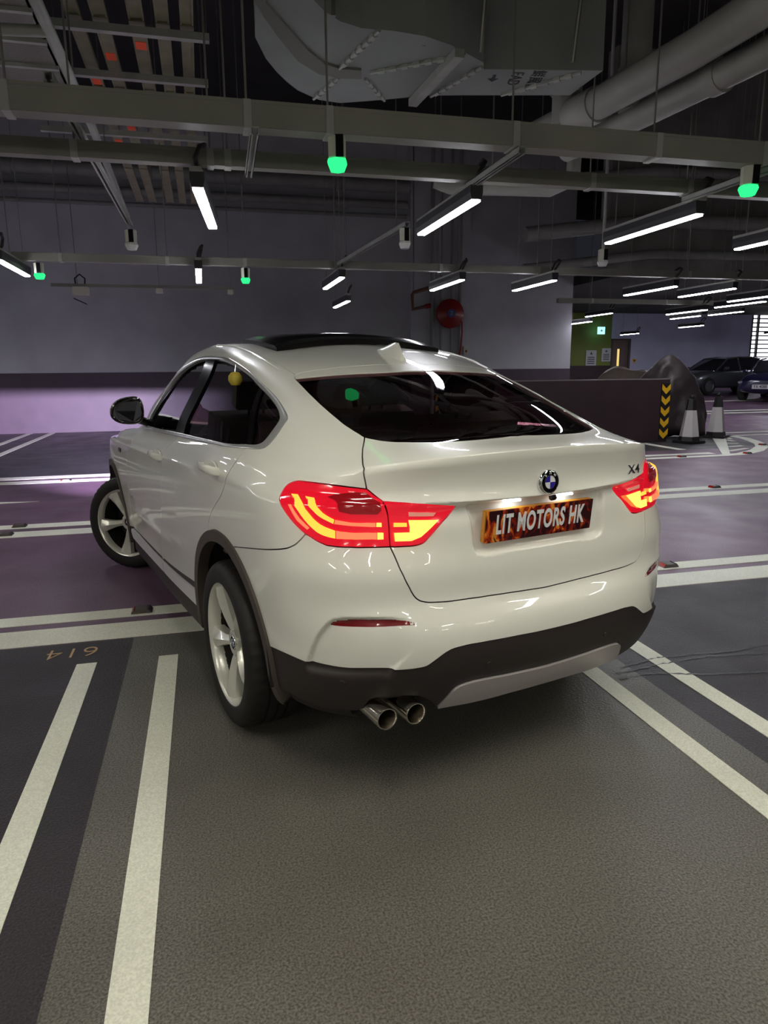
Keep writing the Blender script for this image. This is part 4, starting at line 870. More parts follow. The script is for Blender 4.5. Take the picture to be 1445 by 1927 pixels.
for s, k in ((1, 0), (-1, 1)):
    handle(.115, 1.082, rd[k], s); handle(1.17, 1.030, fd[k], s)
    # mirror
    rings = []
    for dx, sc in ((-.055, .90), (-.045, 1.), (.0, 1.0), (.05, .86), (.095, .55), (.115, .18)):
        r = []
        for a in np.linspace(0, 2*math.pi, 25)[:-1]:
            c, q = math.cos(a), math.sin(a); yy = .090*abs(c)**.75*(1 if c > 0 else -1); zz = (.088 if q > 0 else .072)*abs(q)**.8*(1 if q > 0 else -1)
            r.append((1.80+dx+.035*c, s*(.957+yy*sc), 1.232+zz*sc*(1-.22*c)-.006*c))
        rings.append(r)
    mir = MB().loft(rings).build('wing_mirror', PAINT, CAR, smooth=True, angle=50)
    r = []; r2 = []
    for a in np.linspace(0, 2*math.pi, 25)[:-1]:
        c, q = math.cos(a), math.sin(a); yy = .090*abs(c)**.75*(1 if c > 0 else -1)*.86; zz = (.088 if q > 0 else .072)*abs(q)**.8*(1 if q > 0 else -1)*.86
        r.append((1.743+.035*c, s*(.957+yy), 1.232+zz*(1-.22*c)-.006*c)); r2.append((1.738+.035*c, s*(.957+yy*.93), 1.232+zz*.93*(1-.22*c)-.006*c))
    MB().loft([r, r2]).build('mirror_glass', principled('mirror_silver', (.30, .30, .32), rough=.02, metal=1.), mir)
    cc = (1.75, s*.957, 1.232); grow = lambda r, k, dx: [(p[0]+dx, cc[1]+(p[1]-cc[1])*k, cc[2]+(p[2]-cc[2])*k) for p in r]; MB().loft([grow(rings[0], .93, -.003), grow(rings[0], 1.03, -.003), grow(rings[1], 1.03, .006)], caps=False).build('mirror_rim', GLOSSB, mir, smooth=True)
    MB().tube([(1.82, s*.80, 1.150), (1.82, s*.845, 1.165), (1.81, s*.885, 1.185)], [.03, .024, .028], 12).build('mirror_stalk', GLOSSB, CAR, smooth=True)
    MB().box(2.36, 2.45, s*side_y(2.40, .94)-.004, s*side_y(2.40, .94)+.006, .925, .955).build('fender_vent', GLOSSB, CAR, bevel=.003)
    M = Matrix.Translation((2.02, s*(side_y(2.02, .68)+.003), .68)) @ (Matrix(((-1, 0, 0, 0), (0, 0, 1, 0), (0, 1, 0, 0), (0, 0, 0, 1))) if s > 0 else Matrix(((1, 0, 0, 0), (0, 0, -1, 0), (0, 1, 0, 0), (0, 0, 0, 1))))
    text_part('drive_badge', 'xDrive', CHROME, fd[k], M, .035, .002, bold=.0006)
    # headlamps (they throw the beam on the far wall)
    hy = s*.60
    hl = MB().box(3.60, 3.76, hy-.13, hy+.13, .60, .61).build('headlamp', BRIGHT, CAR)
    MB().box(3.68, 3.82, hy-.15, hy+.15, .7025, .72).build('beam_cutoff_shield', DARK, hl)  # unseen shield added to cut the top of the beam off level
# small things seen in the windows
toy = MB().lathe([(.0001, -.03), (.02, -.026), (.032, -.005), (.03, .015), (.018, .03), (.0001, .034)], 16, Matrix.Translation((.40, .70, 1.435))).build('hanging_toy', principled('toy_yellow', (.55, .42, .05), rough=.5), CAR, smooth=True, label='small yellow toy hanging in the rear side window')
MB().tube([(.40, .70, 1.465), (.40, .695, 1.50)], .002, 6).build('toy_cord', BRIGHT, toy)
# ------------------------------------------------------------------ wheels
def wheel(M, parent, spin):
    n = 132; prof = [(.250, .098), (.262, .116), (.285, .122), (.312, .121), (.332, .113), (.343, .102), (.349, .088), (.3505, .070), (.3505, .048), (.343, .046), (.343, .038), (.351, .036), (.3515, .006), (.344, .004), (.344, -.004), (.3515, -.006), (.351, -.036), (.343, -.038), (.343, -.046), (.3505, -.048), (.3505, -.07), (.349, -.088), (.343, -.102), (.332, -.113), (.30, -.121), (.255, -.105)]
    mb = MB(); V = []
    for k in range(n):
        t = 2*math.pi*k/n
        for i, (r, h) in enumerate(prof):
            if 5 <= i <= 8 and k % 3 == 0: r -= .005
            if 17+0 <= i <= 21 and k % 3 == 0: r -= .005
            V.append((r*math.cos(t), r*math.sin(t), h))
    L = len(prof); Fs = [(k*L+i, ((k+1) % n)*L+i, ((k+1) % n)*L+i+1, k*L+i+1) for k in range(n) for i in range(L-1)]
    mb.add([M @ Vector(p) for p in V], Fs)
    ty = mb.build('wheel', RUBBER, parent, smooth=True, angle=35, label='black tyre on a silver five-spoke alloy wheel')
    rim = MB().lathe([(.250, .092), (.2585, .104), (.2600, .110), (.2570, .1125), (.2500, .108), (.2430, .098), (.2395, .080), (.2380, .058)], 64, M).build('rim', ALLOY, ty, smooth=True, angle=50)
    MB().lathe([(.2382, .060), (.2330, .0), (.2280, -.02), (.2280, -.10), (.250, -.108)], 48, M).build('barrel', principled('barrel_shade', (.03, .027, .026), rough=.5, metal=.5), ty, smooth=True)  # deep part of the barrel coloured dark, painted-in shade between the spokes
    for k in range(5):
        a = spin+k*2*math.pi/5; R = M @ Matrix.Rotation(a, 4, 'Z'); rings = []
        for r, w, h, e in ((.040, .026, .072, .004), (.075, .021, .079, .009), (.12, .0225, .086, .013), (.17, .031, .093, .015), (.21, .041, .099, .012), (.247, .053, .104, .003)):
            rings.append([(r, -w, h-.055), (r, -w, h-.014), (r, -w*.86, h-.010), (r, -.002, h+e-.004), (r, .002, h+e-.004), (r, w*.86, h-.010), (r, w, h-.014), (r, w, h-.055)])
        MB().loft([[R @ Vector(p) for p in q] for q in rings]).build('spoke', ALLOY, ty, smooth=True, angle=28)
    MB().lathe([(.0001, .066), (.034, .066), (.036, .078), (.050, .080), (.060, .074), (.064, .02)], 40, M).build('hub', ALLOY, ty, smooth=True, angle=40)
    for k in range(5):
        a = spin+(k+.5)*2*math.pi/5; MB().lathe([(.0001, .0755), (.0075, .0755), (.0085, .0745)], 12, M @ Matrix.Translation((.047*math.cos(a), .047*math.sin(a), .003))).build('lug_hole', DARK, ty)
    roundel(ty, M @ Matrix.Translation((0, 0, .070)) @ Matrix.Rotation(spin, 4, 'Z'), .030, 'centre_cap', False)
    MB().lathe([(.05, -.02), (.165, -.02), (.165, -.04), (.05, -.04)], 40, M, closed=True).build('brake_disc', principled('disc_steel', (.05, .045, .045), rough=.5, metal=.8), ty, smooth=True)
    MB().lathe([(.0001, -.075), (.226, -.075)], 32, M).build('backing_plate', DARK, ty)
Rl = Matrix.Rotation(math.radians(-90), 4, 'X'); Rr = Matrix.Rotation(math.radians(90), 4, 'X')
STEER = math.radians(40)
wheel(Matrix.Translation((0, .812, .3515)) @ Rl, CAR, math.radians(SPIN_REAR)); wheel(Matrix.Translation((0, -.812, .3515)) @ Rr, CAR, .4)
wheel(Matrix.Translation((2.81, .795, .3515)) @ Matrix.Rotation(STEER, 4, 'Z') @ Rl, CAR, math.radians(SPIN_FRONT)); wheel(Matrix.Translation((2.81, -.795, .3515)) @ Matrix.Rotation(STEER*.85, 4, 'Z') @ Rr, CAR, .9)
# ------------------------------------------------------------------ lamps, trays, pipes and ducts overhead
TRAYM = principled('olive_trunking', (.25, .245, .215), rough=.45, metal=.0, noise=(3, .1, 3))
ZINC = principled('galvanised_steel', (.42, .43, .41), rough=.42, metal=.3, noise=(6, .12, 3))
ROD = principled('hanger_steel', (.30, .29, .27), rough=.4, metal=.7)
FIXM = principled('lamp_channel', (.36, .35, .33), rough=.45)
FIXD = principled('lamp_body_dark', (.030, .030, .036), rough=.45)
CABLE = principled('black_conduit', (.012, .011, .012), rough=.5)
GLOW = emission('fluorescent_glow', LAMP_COLOUR, LAMP_POWER); WARM = emission('warm_fluorescent_glow', (1., .975, .83), LAMP_POWER*1.25); FARG = emission('hall_fluorescent_glow', (.90, .90, 1.), LAMP_POWER*2.2)
GREENG = emission('green_led_glow', (.03, 1., .25), 1.15)
SENSW = principled('sensor_white', (.62, .62, .52), rough=.45)
SENSC = principled('sensor_cap', (.75, .76, .74), rough=.3)
CEIL = 7.6
def rods(t, pts, z0, r=.006, top=CEIL):
    for x, y in pts: MB().tube([(x, y, z0), (x, y, top)], r, 6).build('hanger_rod', ROD, t)
def tray(label, x0, x1, y0, y1, z0, z1, rx, cat='cable tray'):
    t = thing('cable_trunking', label, cat, (0, 0, 0))
    MB().box(x0, x1, y0, y1, z0, z1).build('trunking_body', TRAYM, t, bevel=.004)
    MB().box(x0, x1, y0-.004, y0, z1-.012, z1+.004).build('lid_lip', TRAYM, t)
    for k, x in enumerate(rx): MB().box(x-.02, x+.02, y0-.006, y1+.006, z0-.006, z1+.006).build('joint_clip', ZINC, t, bevel=.002)
    rods(t, [(x, (y0+y1)/2) for x in rx], z1)
    return t
tray('thick olive cable trunking across the top, nearest the camera', -7.9, 14, 3.83, 3.95, 2.65, 2.77, (-2.2, -.80, .29, .70, 1.72, 2.6, 3.32, 5.2))
tray('olive cable trunking just behind the nearest one', -7.9, 14, 4.54, 4.63, 2.65, 2.735, (-2.2, -.62, .12, .22, 2.60, 3.35, 4.9))
tray('cable trunking holding the second row of lamps', -7.9, 14, 8.56, 8.66, 2.64, 2.72, (-1.9, -1.4, -.3, .55, 1.6, 2.9, 4.2, 6.4))
tray('cable trunking holding the third row of lamps', 6.5, 20, 12.4, 12.5, 2.66, 2.74, (7.2, 8.8, 10.5, 12.5))
def lamp(x, y, label, rz=0., length=1.2, z=2.52, hung=3.6, group='tube lamps hanging from the trunking', proto={}, glow=None):
    glow = glow or GLOW
    if glow.name not in proto:
        t = thing('tube_lamp', label, 'lamp', (x, y, z), rz, group); h = length/2
        sec = [(-.034, .0), (.034, 0), (.042, .04), (.042, .085), (-.042, .085), (-.042, .04)]
        MB().loft([[(a, -h, b+.004) for a, b in sec], [(a, h, b+.004) for a, b in sec]]).build('lamp_body', FIXD, t)
        MB().box(-.031, .031, -h+.01, h-.01, -.010, .004).build('diffuser', glow, t, bevel=.004)
        MB().box(-.03, .03, -h-.02, h+.02, .089, .115).build('mounting_channel', FIXM, t, bevel=.003)
        MB().tube([(0, -h+.03, .115), (.0, -h-.04, .155), (.03, -h-.06, .21), (.05, -h+.02, .24), (.04, -h+.10, .21), (.02, -h+.13, .145), (0, -h+.13, .115)], .014, 8).build('flexible_conduit', CABLE, t, smooth=True)
        for s in (-1, 1): MB().tube([(0, s*(h-.12), .115), (0, s*(h-.12), 7.6-z)], .004, 5).build('hanger_rod', ROD, t)
        proto[glow.name] = t
        return t
    t = copy_tree(proto[glow.name])
    for c in t.children:
        if 'drop' in c: del c['drop']
    t.location = (x, y, z); t.rotation_euler = (0, 0, rz); t['label'] = label; t['group'] = group
    return t
LAMPS = [(.09, 5.14, 'tube lamp seen end-on over the front of the car, pointing at the camera', math.radians(-5)),
 (1.75, 5.08, 'bright tube lamp over the rear window with a black conduit loop', 0), (3.45, 5.15, 'long tube lamp at upper right with a black conduit loop', 0), (4.80, 5.20, 'tube lamp cut off by the right edge, nearest row', 0),
 (-1.81, 8.30, 'tube lamp at the far left edge above the back wall', 0), (.03, 8.60, 'tiny end-on tube lamp between the two green sensors', 0), (1.64, 9.0, 'tube lamp in the second row above the roof aerial', 0), (2.28, 11.8, 'small tube lamp just below the second row', 0),
 (3.10, 8.95, 'tube lamp in the second row above the hose reel', 0), (4.24, 8.80, 'tube lamp in the second row right of the hose reel', 0), (6.17, 9.12, 'tube lamp in the second row above the covered bike', 0), (7.16, 9.20, 'tube lamp in the second row near the right edge', 0), (8.5, 9.75, 'tube lamp in the second row cut off by the right edge', 0),
 (9.28, 12.45, 'tube lamp in the third row over the covered bike', 0), (9.1, 10.8, 'tube lamp at right edge below the second row', 0)]
for x, y, l, rz in LAMPS:
    t = lamp(x, y, l, rz)
for o in [o for o in SC.objects if o.get('category') == 'lamp' and (4 < o.location.y < 6 and -1 < o.location.x < 3 or 8 < o.location.y < 9.5 and -1 < o.location.x < 1)]:
    for c in [c for c in o.children if c.name.startswith('hanger_rod')]: c['drop'] = 1
lamp(9.65, 16.3, 'far tube lamp just right of the purple wall end', z=2.75, group='tube lamps in the far hall')
for x, y, l in ((12.5, 16.8, 'far tube lamp over the covered bike, longest one'), (12.6, 15.4, 'far tube lamp above the sleek grey saloon'), (10.8, 19.2, 'far tube lamp left of the exit sign'), (15.5, 20.5, 'far tube lamp right of the exit sign'), (19, 16.5, 'far tube lamp at the right edge, lower one'), (16.2, 15.6, 'far tube lamp at the right edge, upper one'), (20, 20.5, 'far tube lamp in front of the louvres'), (22.5, 24.5, 'far tube lamp closest to the louvres'), (16.5, 25.5, 'far tube lamp in front of the brown door')):
    lamp(x, y, l, z=2.75, group='tube lamps in the far hall', glow=FARG)
for x, a in ((-3.3, 'leftmost'), (-1.6, 'second from the left'), (.09, 'third from the left'), (1.75, 'third from the right'), (3.45, 'second from the right'), (5.15, 'rightmost')):
    for y, b_ in ((1.25, 'row above the camera'), (-2.65, 'row behind the camera'), (-6.5, 'last row behind the camera')): lamp(x, y, 'tube lamp in the %s, %s' % (b_, a), group='tube lamps behind the camera', glow=WARM)
for x, y, l in ((-5.6, 14.5, 'outside the left edge near the back wall'), (-6.6, 16.6, 'in the far left corner by the back wall'), (-5.2, 5.1, 'outside the left edge, farther one in the nearest row'), (-3.3, 5.1, 'outside the left edge, nearer one in the nearest row'), (-5.0, 9.0, 'outside the left edge in the second row'), (-6.5, 12.5, 'outside the left edge in the third row')): lamp(x, y, 'tube lamp '+l, group='tube lamps left of the picture', glow=WARM if y < 6 else None)
def sensor(x, y, ztop, label, green, group='bay sensors under the trunking', drop=0.):
    t = thing('bay_sensor', label, 'sensor light', (x, y, ztop), math.radians(-14), group)
    def hexa(r0, r1, z0, z1): return [[(r*math.cos(math.radians(30+60*k)), r*math.sin(math.radians(30+60*k)), z) for k in range(6)] for r, z in ((r0, z0), (r1, z1))]
    MB().loft(hexa(.050, .052, -.105, 0)).build('sensor_body', SENSW, t, bevel=.004)
    MB().box(-.004, .036, -.054, -.044, -.108, -.002).build('sensor_window', GLOSSB, t)
    a = hexa(.052, .058, -.108, -.125)+hexa(.058, .040, -.125, -.165)[1:]
    MB().loft(a).build('indicator_cap', GREENG if green else SENSC, t)
    if drop: MB().tube([(0, 0, 0), (0, 0, drop)], .018, 10).build('drop_tube', ZINC, t)
sensor(.745, 3.89, 2.65, 'large green sensor light under the nearest trunking above the car roof', True); sensor(3.27, 3.89, 2.65, 'large green sensor light at the upper right corner', True)
sensor(-1.63, 8.61, 2.62, 'small green sensor light at far left', True); sensor(.55, 8.61, 2.62, 'small green sensor light over the car roof, second row', True)
def strut(name, label, a, b, hang=True):
    """slotted steel channel between two points"""
    A, Bv = Vector(a), Vector(b); d = (Bv-A); L = d.length; M = Matrix.Translation(A) @ d.to_track_quat('Y', 'Z').to_matrix().to_4x4()
    t = thing(name, label, 'steel channel', (0, 0, 0)); mb = MB(); mb.box(-.021, -.017, 0, L, 0, .04, M); mb.box(.017, .021, 0, L, 0, .04, M); mb.box(-.021, .021, 0, L, .036, .04, M); mb.box(-.021, -.009, 0, L, 0, .004, M); mb.box(.009, .021, 0, L, 0, .004, M)
    mb.build('channel', ZINC, t)
    for k in ((.12, .88) if hang else ()): p = A+d*k; MB().tube([(p.x, p.y, p.z+.04), (p.x, p.y, CEIL)], .005, 6).build('hanger_rod', ROD, t)
    return t
strut('slotted_channel', 'sloping slotted channel at upper left ending in a white sensor', (-.60, 3.8, 2.775), (-.53, 6.9, 2.70), False); strut('slotted_channel', 'short slotted channel between the two near trunkings, left', (.32, 3.80, 2.605), (.34, 4.60, 2.605), False)
strut('slotted_channel', 'short slotted channel above the lamp over the rear window', (1.74, 3.80, 2.605), (1.74, 4.6, 2.605), False); strut('slotted_channel', 'short slotted channel at upper right above the long lamp', (3.36, 3.80, 2.605), (3.36, 4.62, 2.605), False); strut('slotted_channel', 'slotted channel from the second trunking to the middle white sensor', (1.62, 8.5, 2.66), (1.76, 6.1, 2.66))
sensor(-.53, 6.85, 2.68, 'white unlit sensor hanging at the end of the sloping channel', False, 'unlit white bay sensors'); sensor(1.767, 6.2, 2.66, 'white unlit sensor left of the lamp over the rear window', False, 'unlit white bay sensors'); sensor(4.07, 6.85, 2.66, 'white unlit sensor under the far end of the long right lamp', False, 'unlit white bay sensors', CEIL-2.66)
# conduit in front of the back wall with a projector-like device
t = thing('ceiling_conduit', 'thin conduit bar hanging in front of the back wall', 'conduit'); MB().box(-2.06, .56, 11.6, 11.65, 2.70, 2.745).build('conduit_bar', TRAYM, t); rods(t, [(-1.7, 11.62), (-.55, 11.62), (.5, 11.62)], 2.74)
for x, w in ((-.55, .05), (.5, .04)): MB().box(x-w, x+w, 11.58, 11.67, 2.63, 2.70).build('junction_box', SENSW, t, bevel=.005)
t = thing('box_device', 'small box device with a dark flap hanging from the conduit bar', 'device', (-1.66, 11.62, 2.70)); MB().box(-.11, .11, -.08, .08, -.12, 0).build('housing', SENSW, t, bevel=.008)
MB().box(-.02, .16, -.07, .07, -.20, -.185, Matrix.Rotation(math.radians(25), 4, 'Y')).build('flap', FIXD, t); MB().tube([(-.06, 0, 0), (-.07, 0, .12), (0, 0, .18), (.07, 0, .12), (.06, 0, 0)], .012, 8).build('cable_loop', CABLE, t, smooth=True)
# cable ladders at upper left
LADM = principled('olive_ladder_plate', (.25, .235, .15), rough=.5, noise=(8, .15, 3)); ORNG = principled('orange_label', (.75, .08, .02), rough=.5, emit=(1, .08, .01), emit_s=.05); PERF = principled('perforated_tray', (.23, .225, .21), rough=.5, metal=.4, bump=(55, .9))
NAMES = ('outermost left', 'second from left', 'third from left', 'fourth from left', 'rightmost')
for k, (x0, x1, oy) in enumerate(((-.765, -.68, (6.95, 8.61)), (-.592, -.505, (6.41, 8.13)), (-.350, -.258, (6.16,)), (-.170, -.088, (5.89,)), (-.002, .078, ()))):
    t = thing('busbar_casing', 'long olive busbar casing at upper left, %s of five' % NAMES[k], 'busbar', (0, 0, 3.9), 0, 'olive busbar casings at upper left')
    MB().box(x0, x1, 3.0, 11.5, 0, .03).build('casing', LADM, t, bevel=.004)
    for s in (x0, x1): MB().box(s-.006, s+.006, 3.0, 11.5, -.010, .03).build('edge_flange', LADM, t)
    for y in oy: MB().box(x0+.004, x1-.004, y, y+.13, -.004, 0).build('warning_label', ORNG, t)
    for y in np.arange(4.5, 11, 1.3): MB().box(x0-.008, x1+.008, y, y+.09, -.015, -.002).build('joint_cover', LADM, t)
    rods(t, [(x0-.02, 6.0), (x1+.02, 8.1)], 4.05)
for k, (y, z) in enumerate(((5.78, 3.80), (6.62, 3.80), (8.12, 3.80))):
    t = thing('support_channel', 'cross channel carrying the busbar casings, %s from the camera' % ('first', 'second', 'third')[k], 'steel channel'); MB().box(-1.4, .19, y, y+.055, z, z+.05).build('channel', ZINC, t); rods(t, [(-1.1, y+.03), (.17, y+.03)], z+.05, top=CEIL)
t = thing('perforated_tray', 'wide perforated cable tray at the upper left corner', 'cable tray'); MB().box(-1.9, -.86, 3.2, 6.9, 3.60, 3.604).build('tray_plate', PERF, t)
for y in np.arange(3.4, 6.9, .42): MB().box(-1.9, -.86, y, y+.035, 3.575, 3.60).build('cross_rib', ZINC, t)
for x in (-1.9, -.875): MB().box(x, x+.015, 3.2, 6.9, 3.60, 3.68).build('side_rail', ZINC, t)
rods(t, [(-1.2, 5.0), (-.88, 6.5)], 3.6)
t = thing('round_pipe', 'slim round pipe along the edge of the perforated tray', 'pipe'); MB().tube([(-.70, 2.6, 3.3), (-.70, 6.15, 3.3), (-.76, 9.5, 3.3)], .032, 12).build('pipe_run', ZINC, t, smooth=True); MB().tube([(-.70, 4.62, 3.3), (-1.8, 4.75, 3.3)], .03, 12).build('pipe_branch', ZINC, t, smooth=True); rods(t, [(-.70, 5.4), (-.72, 7.2)], 3.33)
# sheet-metal duct
DUCT = principled('duct_sheet_metal', (.28, .30, .295), rough=.5, metal=.15, noise=(2.5, .08, 3)); DUCTD = principled('duct_band', (.17, .17, .155), rough=.6)
t = thing('air_duct', 'big curved sheet-metal air duct at top centre', 'duct')
outer = [(.24, 2.6), (.30, 3.4), (.367, 4.02), (.396, 4.434), (.478, 4.698), (.559, 4.876), (.64, 5.02), (.727, 5.145), (.891, 5.282), (1.045, 5.309), (1.321, 5.185), (1.585, 5.045), (1.8, 4.99), (2.55, 4.82)]
inner = [(2.55, 4.40), (1.81, 4.55), (1.773, 4.46), (1.503, 4.279), (1.32, 4.206), (1.13, 4.185), (.952, 4.195), (.825, 4.145), (.723, 4.051), (.653, 3.957), (.60, 3.4), (.56, 2.6)]
MB().prism(outer+inner, 3.30, 4.25).build('duct_body', DUCT, t)
bo = [(.29, 3.2), (.367, 4.024), (.505, 4.343), (.663, 4.655), (.817, 4.817), (.959, 4.851), (1.092, 4.829)]; bi = [(1.064, 4.703), (.932, 4.709), (.824, 4.656), (.705, 4.499), (.552, 4.239), (.419, 4.012), (.35, 3.2)]
MB().prism(bo+bi, 3.285, 3.30).build('dark_band', DUCTD, t)  # thin darker grey strip laid under the duct along its bend
def flange(a, b):
    A, Bv = Vector((*a, 3.292)), Vector((*b, 3.292)); MB().tube([A, Bv], .011, 6).build('flange', ZINC, t); n = int((Bv-A).length/.075)
    for k in range(1, n): p = A+(Bv-A)*k/n; MB().tube([p-(Bv-A).normalized()*.022, p+(Bv-A).normalized()*.022], .019, 6).build('flange_clip', ZINC, t)
flange((1.05, 4.18), (.93, 4.72)); flange((.95, 4.86), (.85, 5.25)); flange((1.13, 4.74), (1.62, 4.36)); flange((1.12, 4.84), (1.33, 5.17)); flange((1.78, 4.50), (1.62, 5.03)); flange((2.42, 4.44), (2.08, 4.90))
MB().box(-.03, .03, 0, .82, 3.25, 3.297, Matrix.Translation((1.56, 4.30, 0)) @ Matrix.Rotation(math.radians(3), 4, 'Z')).build('support_angle', ZINC, t)
for x in (.78, 1.35, 1.7, 2.3): MB().tube([(x, 4.33 if x > .8 else 4.1, 3.3), (x, 4.12, 4.25), (x, 4.12, CEIL)], .014, 8).build('hanger_tube', ROD, t)
mk = Matrix.Translation((2.06, 4.64, 3.2985)) @ Matrix.Rotation(math.radians(180), 4, 'X') @ Matrix.Rotation(math.radians(-78), 4, 'Z')
text_part('duct_marking', 'FAD', CABLE, t, mk, .11, .0008); text_part('duct_marking', '\u9bae\u98a8\u7ba1', CABLE, t, mk @ Matrix.Translation((0.02, .13, 0)), .10, .0008)
mb = MB(); mb.prism([(-.06, -.01), (.0, -.01), (0, -.035), (.05, 0), (0, .035), (0, .01), (-.06, .01)], 0, .001, mk @ Matrix.Translation((0, -.14, 0))); mb.build('duct_arrow', CABLE, t)
# pipes at upper right
PIPEM = principled('grey_painted_pipe', (.30, .295, .28), rough=.45, noise=(4, .1, 3))
def pipe(label, pts, r, rings=(), rodp=()):
    t = thing('service_pipe', label, 'pipe'); MB().tube(pts, r, 20).build('pipe_run', PIPEM, t, smooth=True)
    for a, b in rings: MB().tube([a, b], r*1.14, 20).build('coupling', PIPEM, t, smooth=True, angle=50)
    rods(t, rodp, pts[0][2]+r, .007)
    return t
pipe('thick grey pipe at upper right, the upper of the two', [(2.86, 2.2, 3.25), (2.83, 3.9, 3.25), (2.72, 5.0, 3.25), (2.62, 5.6, 3.25)], .105, [((2.745, 4.78, 3.25), (2.70, 5.05, 3.25))], [(2.84, 3.4), (2.77, 4.5)])
pipe('thick grey pipe at upper right, running beside the upper one', [(3.16, 2.4, 3.16), (3.10, 3.7, 3.16), (3.02, 4.6, 3.16), (2.90, 5.5, 3.16)], .085, [((3.085, 3.95, 3.16), (3.075, 4.04, 3.16))], [(3.11, 3.5), (3.0, 4.8)])
for x, y, l in ((2.68, 5.12, 'vertical grey riser pipe nearest the duct marking'), (2.98, 4.72, 'vertical grey riser pipe between the two thick pipes')): pipe(l, [(x, y, 3.2), (x, y, 3.62), (x, y, 3.9)], .10, [((x, y, 3.42), (x, y, 3.47))])
pipe('bent pipe under the nearest trunking at right', [(1.95, 5.9, 2.98), (2.05, 5.85, 2.93), (2.9, 5.75, 2.93), (3.1, 5.75, 3.0), (3.12, 5.75, 3.6)], .06, [], [(2.4, 5.8)])
for z, y, r, l in ((6.05, 18.6, .17, 'upper big horizontal pipe high on the back wall'), (5.62, 18.7, .10, 'lower horizontal pipe high on the back wall'), (5.35, 18.75, .05, 'thin horizontal conduit high on the back wall')): pipe(l, [(-8, y, z), (5.4, y, z)], r, [((x, y, z), (x+.12, y, z)) for x in (-4, 0, 3.5)])
for z, y, r, l in ((4.35, 13.3, .14, 'fat sloping pipe in front of the concrete downstand'), (3.72, 13.35, .09, 'thinner pipe below the fat sloping pipe'), (5.3, 13.4, .10, 'upper pipe on the concrete downstand')): pipe(l, [(6.2, y, z-.35), (9, y-.05, z), (16, y-.1, z+.1)], r)
for x, r, l in ((6.08, .05, 'vertical pipe left of the hose reel'), (6.32, .035, 'vertical pipe just left behind the hose reel'), (6.62, .035, 'vertical pipe behind the hose reel'), (6.86, .045, 'vertical pipe right of the hose reel')): pipe(l, [(x, 18.66, 0), (x, 18.66, 3), (x, 18.66, 7.6)], r)
# hose reel on the pilaster
RED = principled('fire_red', (.34, .018, .016), rough=.4, coat=.3)
t = thing('hose_reel', 'round red fire hose reel on the pilaster', 'hose reel', (6.55, 18.575, 2.92)); Mr = Matrix.Rotation(math.radians(90), 4, 'X')
MB().lathe([(.0001, .10), (.10, .12), (.13, .10), (.33, .08), (.38, .04), (.385, -.02), (.34, -.03), (.0001, -.03)], 40, Mr).build('reel_disc', RED, t, smooth=True, angle=40)
MB().lathe([(.0001, .13), (.11, .126), (.115, .10)], 24, Mr).build('hub_label', principled('label_blue', (.10, .12, .32), rough=.4), t); text_part('hub_mark', '2', principled('label_print', (.6, .6, .66), rough=.5), t, Matrix.Translation((0, -.132, 0)) @ Mr, .15, .002)
MB().tube([(.32, -.05, -.2), (.34, -.05, -.5), (.30, -.05, -.9), (.22, -.04, -1.3)], .028, 10).build('hose', RED, t, smooth=True)
t = thing('alarm_box', 'small pale switch box on the pilaster edge', 'switch box', (7.05, 18.72, 1.85)); MB().box(-.07, .07, -.07, 0, 0, .22).build('housing', SENSW, t, bevel=.006); MB().box(-.025, .025, -.08, -.07, .06, .12).build('button', RED, t)
t = thing('sprinkler_pipe', 'dull red bent sprinkler pipe left of the hose reel', 'pipe', (5.55, 18.3, 3.0)); RP = principled('dull_red_pipe', (.20, .09, .06), rough=.5); MB().tube([(.35, 0, .55), (-.1, 0, .42), (-.14, 0, .36), (-.12, 0, .0), (.25, 0, .08)], .045, 12).build('pipe_run', RP, t, smooth=True); MB().tube([(.22, 0, .075), (.36, 0, .10)], .06, 12).build('end_cap', RED, t); MB().tube([(-.10, 0, .42), (-.1, 0, 4.6)], .02, 8).build('hanger_rod', ROD, t)

for o in [o for o in SC.objects if o.get('drop')]: bpy.data.objects.remove(o)
# ------------------------------------------------------------------ parapet, cones, covered bikes, cars and the far hall
PARA = principled('dark_parapet_paint', (.042, .022, .026), rough=.5, noise=(2, .15, 4))
t = thing('parapet', 'low dark parapet wall with a thin pale capping', 'parapet', (6.7, 12.45, 0))
MB().box(-2.3, 2.27, -.1, .1, 0, 1.225).build('parapet_body', PARA, t, bevel=.01); MB().box(-2.3, 2.275, -.108, .108, 1.225, 1.245).build('capping', principled('capping_grey', (.22, .18, .18), rough=.5), t)
guard('corner_guard', 'black board with yellow chevrons at the end of the dark parapet', 8.87, 12.345, .19, .06, 1.16, 5, 0, True)
WHT = principled('cone_white', (.62, .58, .58), rough=.5); CBK = principled('cone_black', (.016, .013, .014), rough=.5)
def cone(x, y, rz, label):
    t = thing('traffic_cone', label, 'traffic cone', (x, y, 0), rz, 'black and white traffic cones')
    def ring(r, z, n=6): return [(r*math.cos(2*math.pi*k/n), r*math.sin(2*math.pi*k/n), z) for k in range(n)]
    MB().box(-.23, .23, -.23, .23, 0, .05).build('base', CBK, t, bevel=.02); MB().loft([ring(.20, .05), ring(.185, .13)]).build('lower_band', CBK, t); MB().loft([ring(.185, .13), ring(.105, .64)]).build('white_sleeve', WHT, t); MB().loft([ring(.105, .64), ring(.07, .85), ring(.045, .87)]).build('top_band', CBK, t)
    MB().lathe([(.0001, .93), (.04, .93), (.05, .90), (.035, .865)], 16).build('cap', CBK, t, smooth=True); return t
cone(9.22, 12.0, math.radians(10), 'black and white cone beside the chevron board'); cone(10.42, 12.72, math.radians(35), 'black and white cone right of the covered bike')
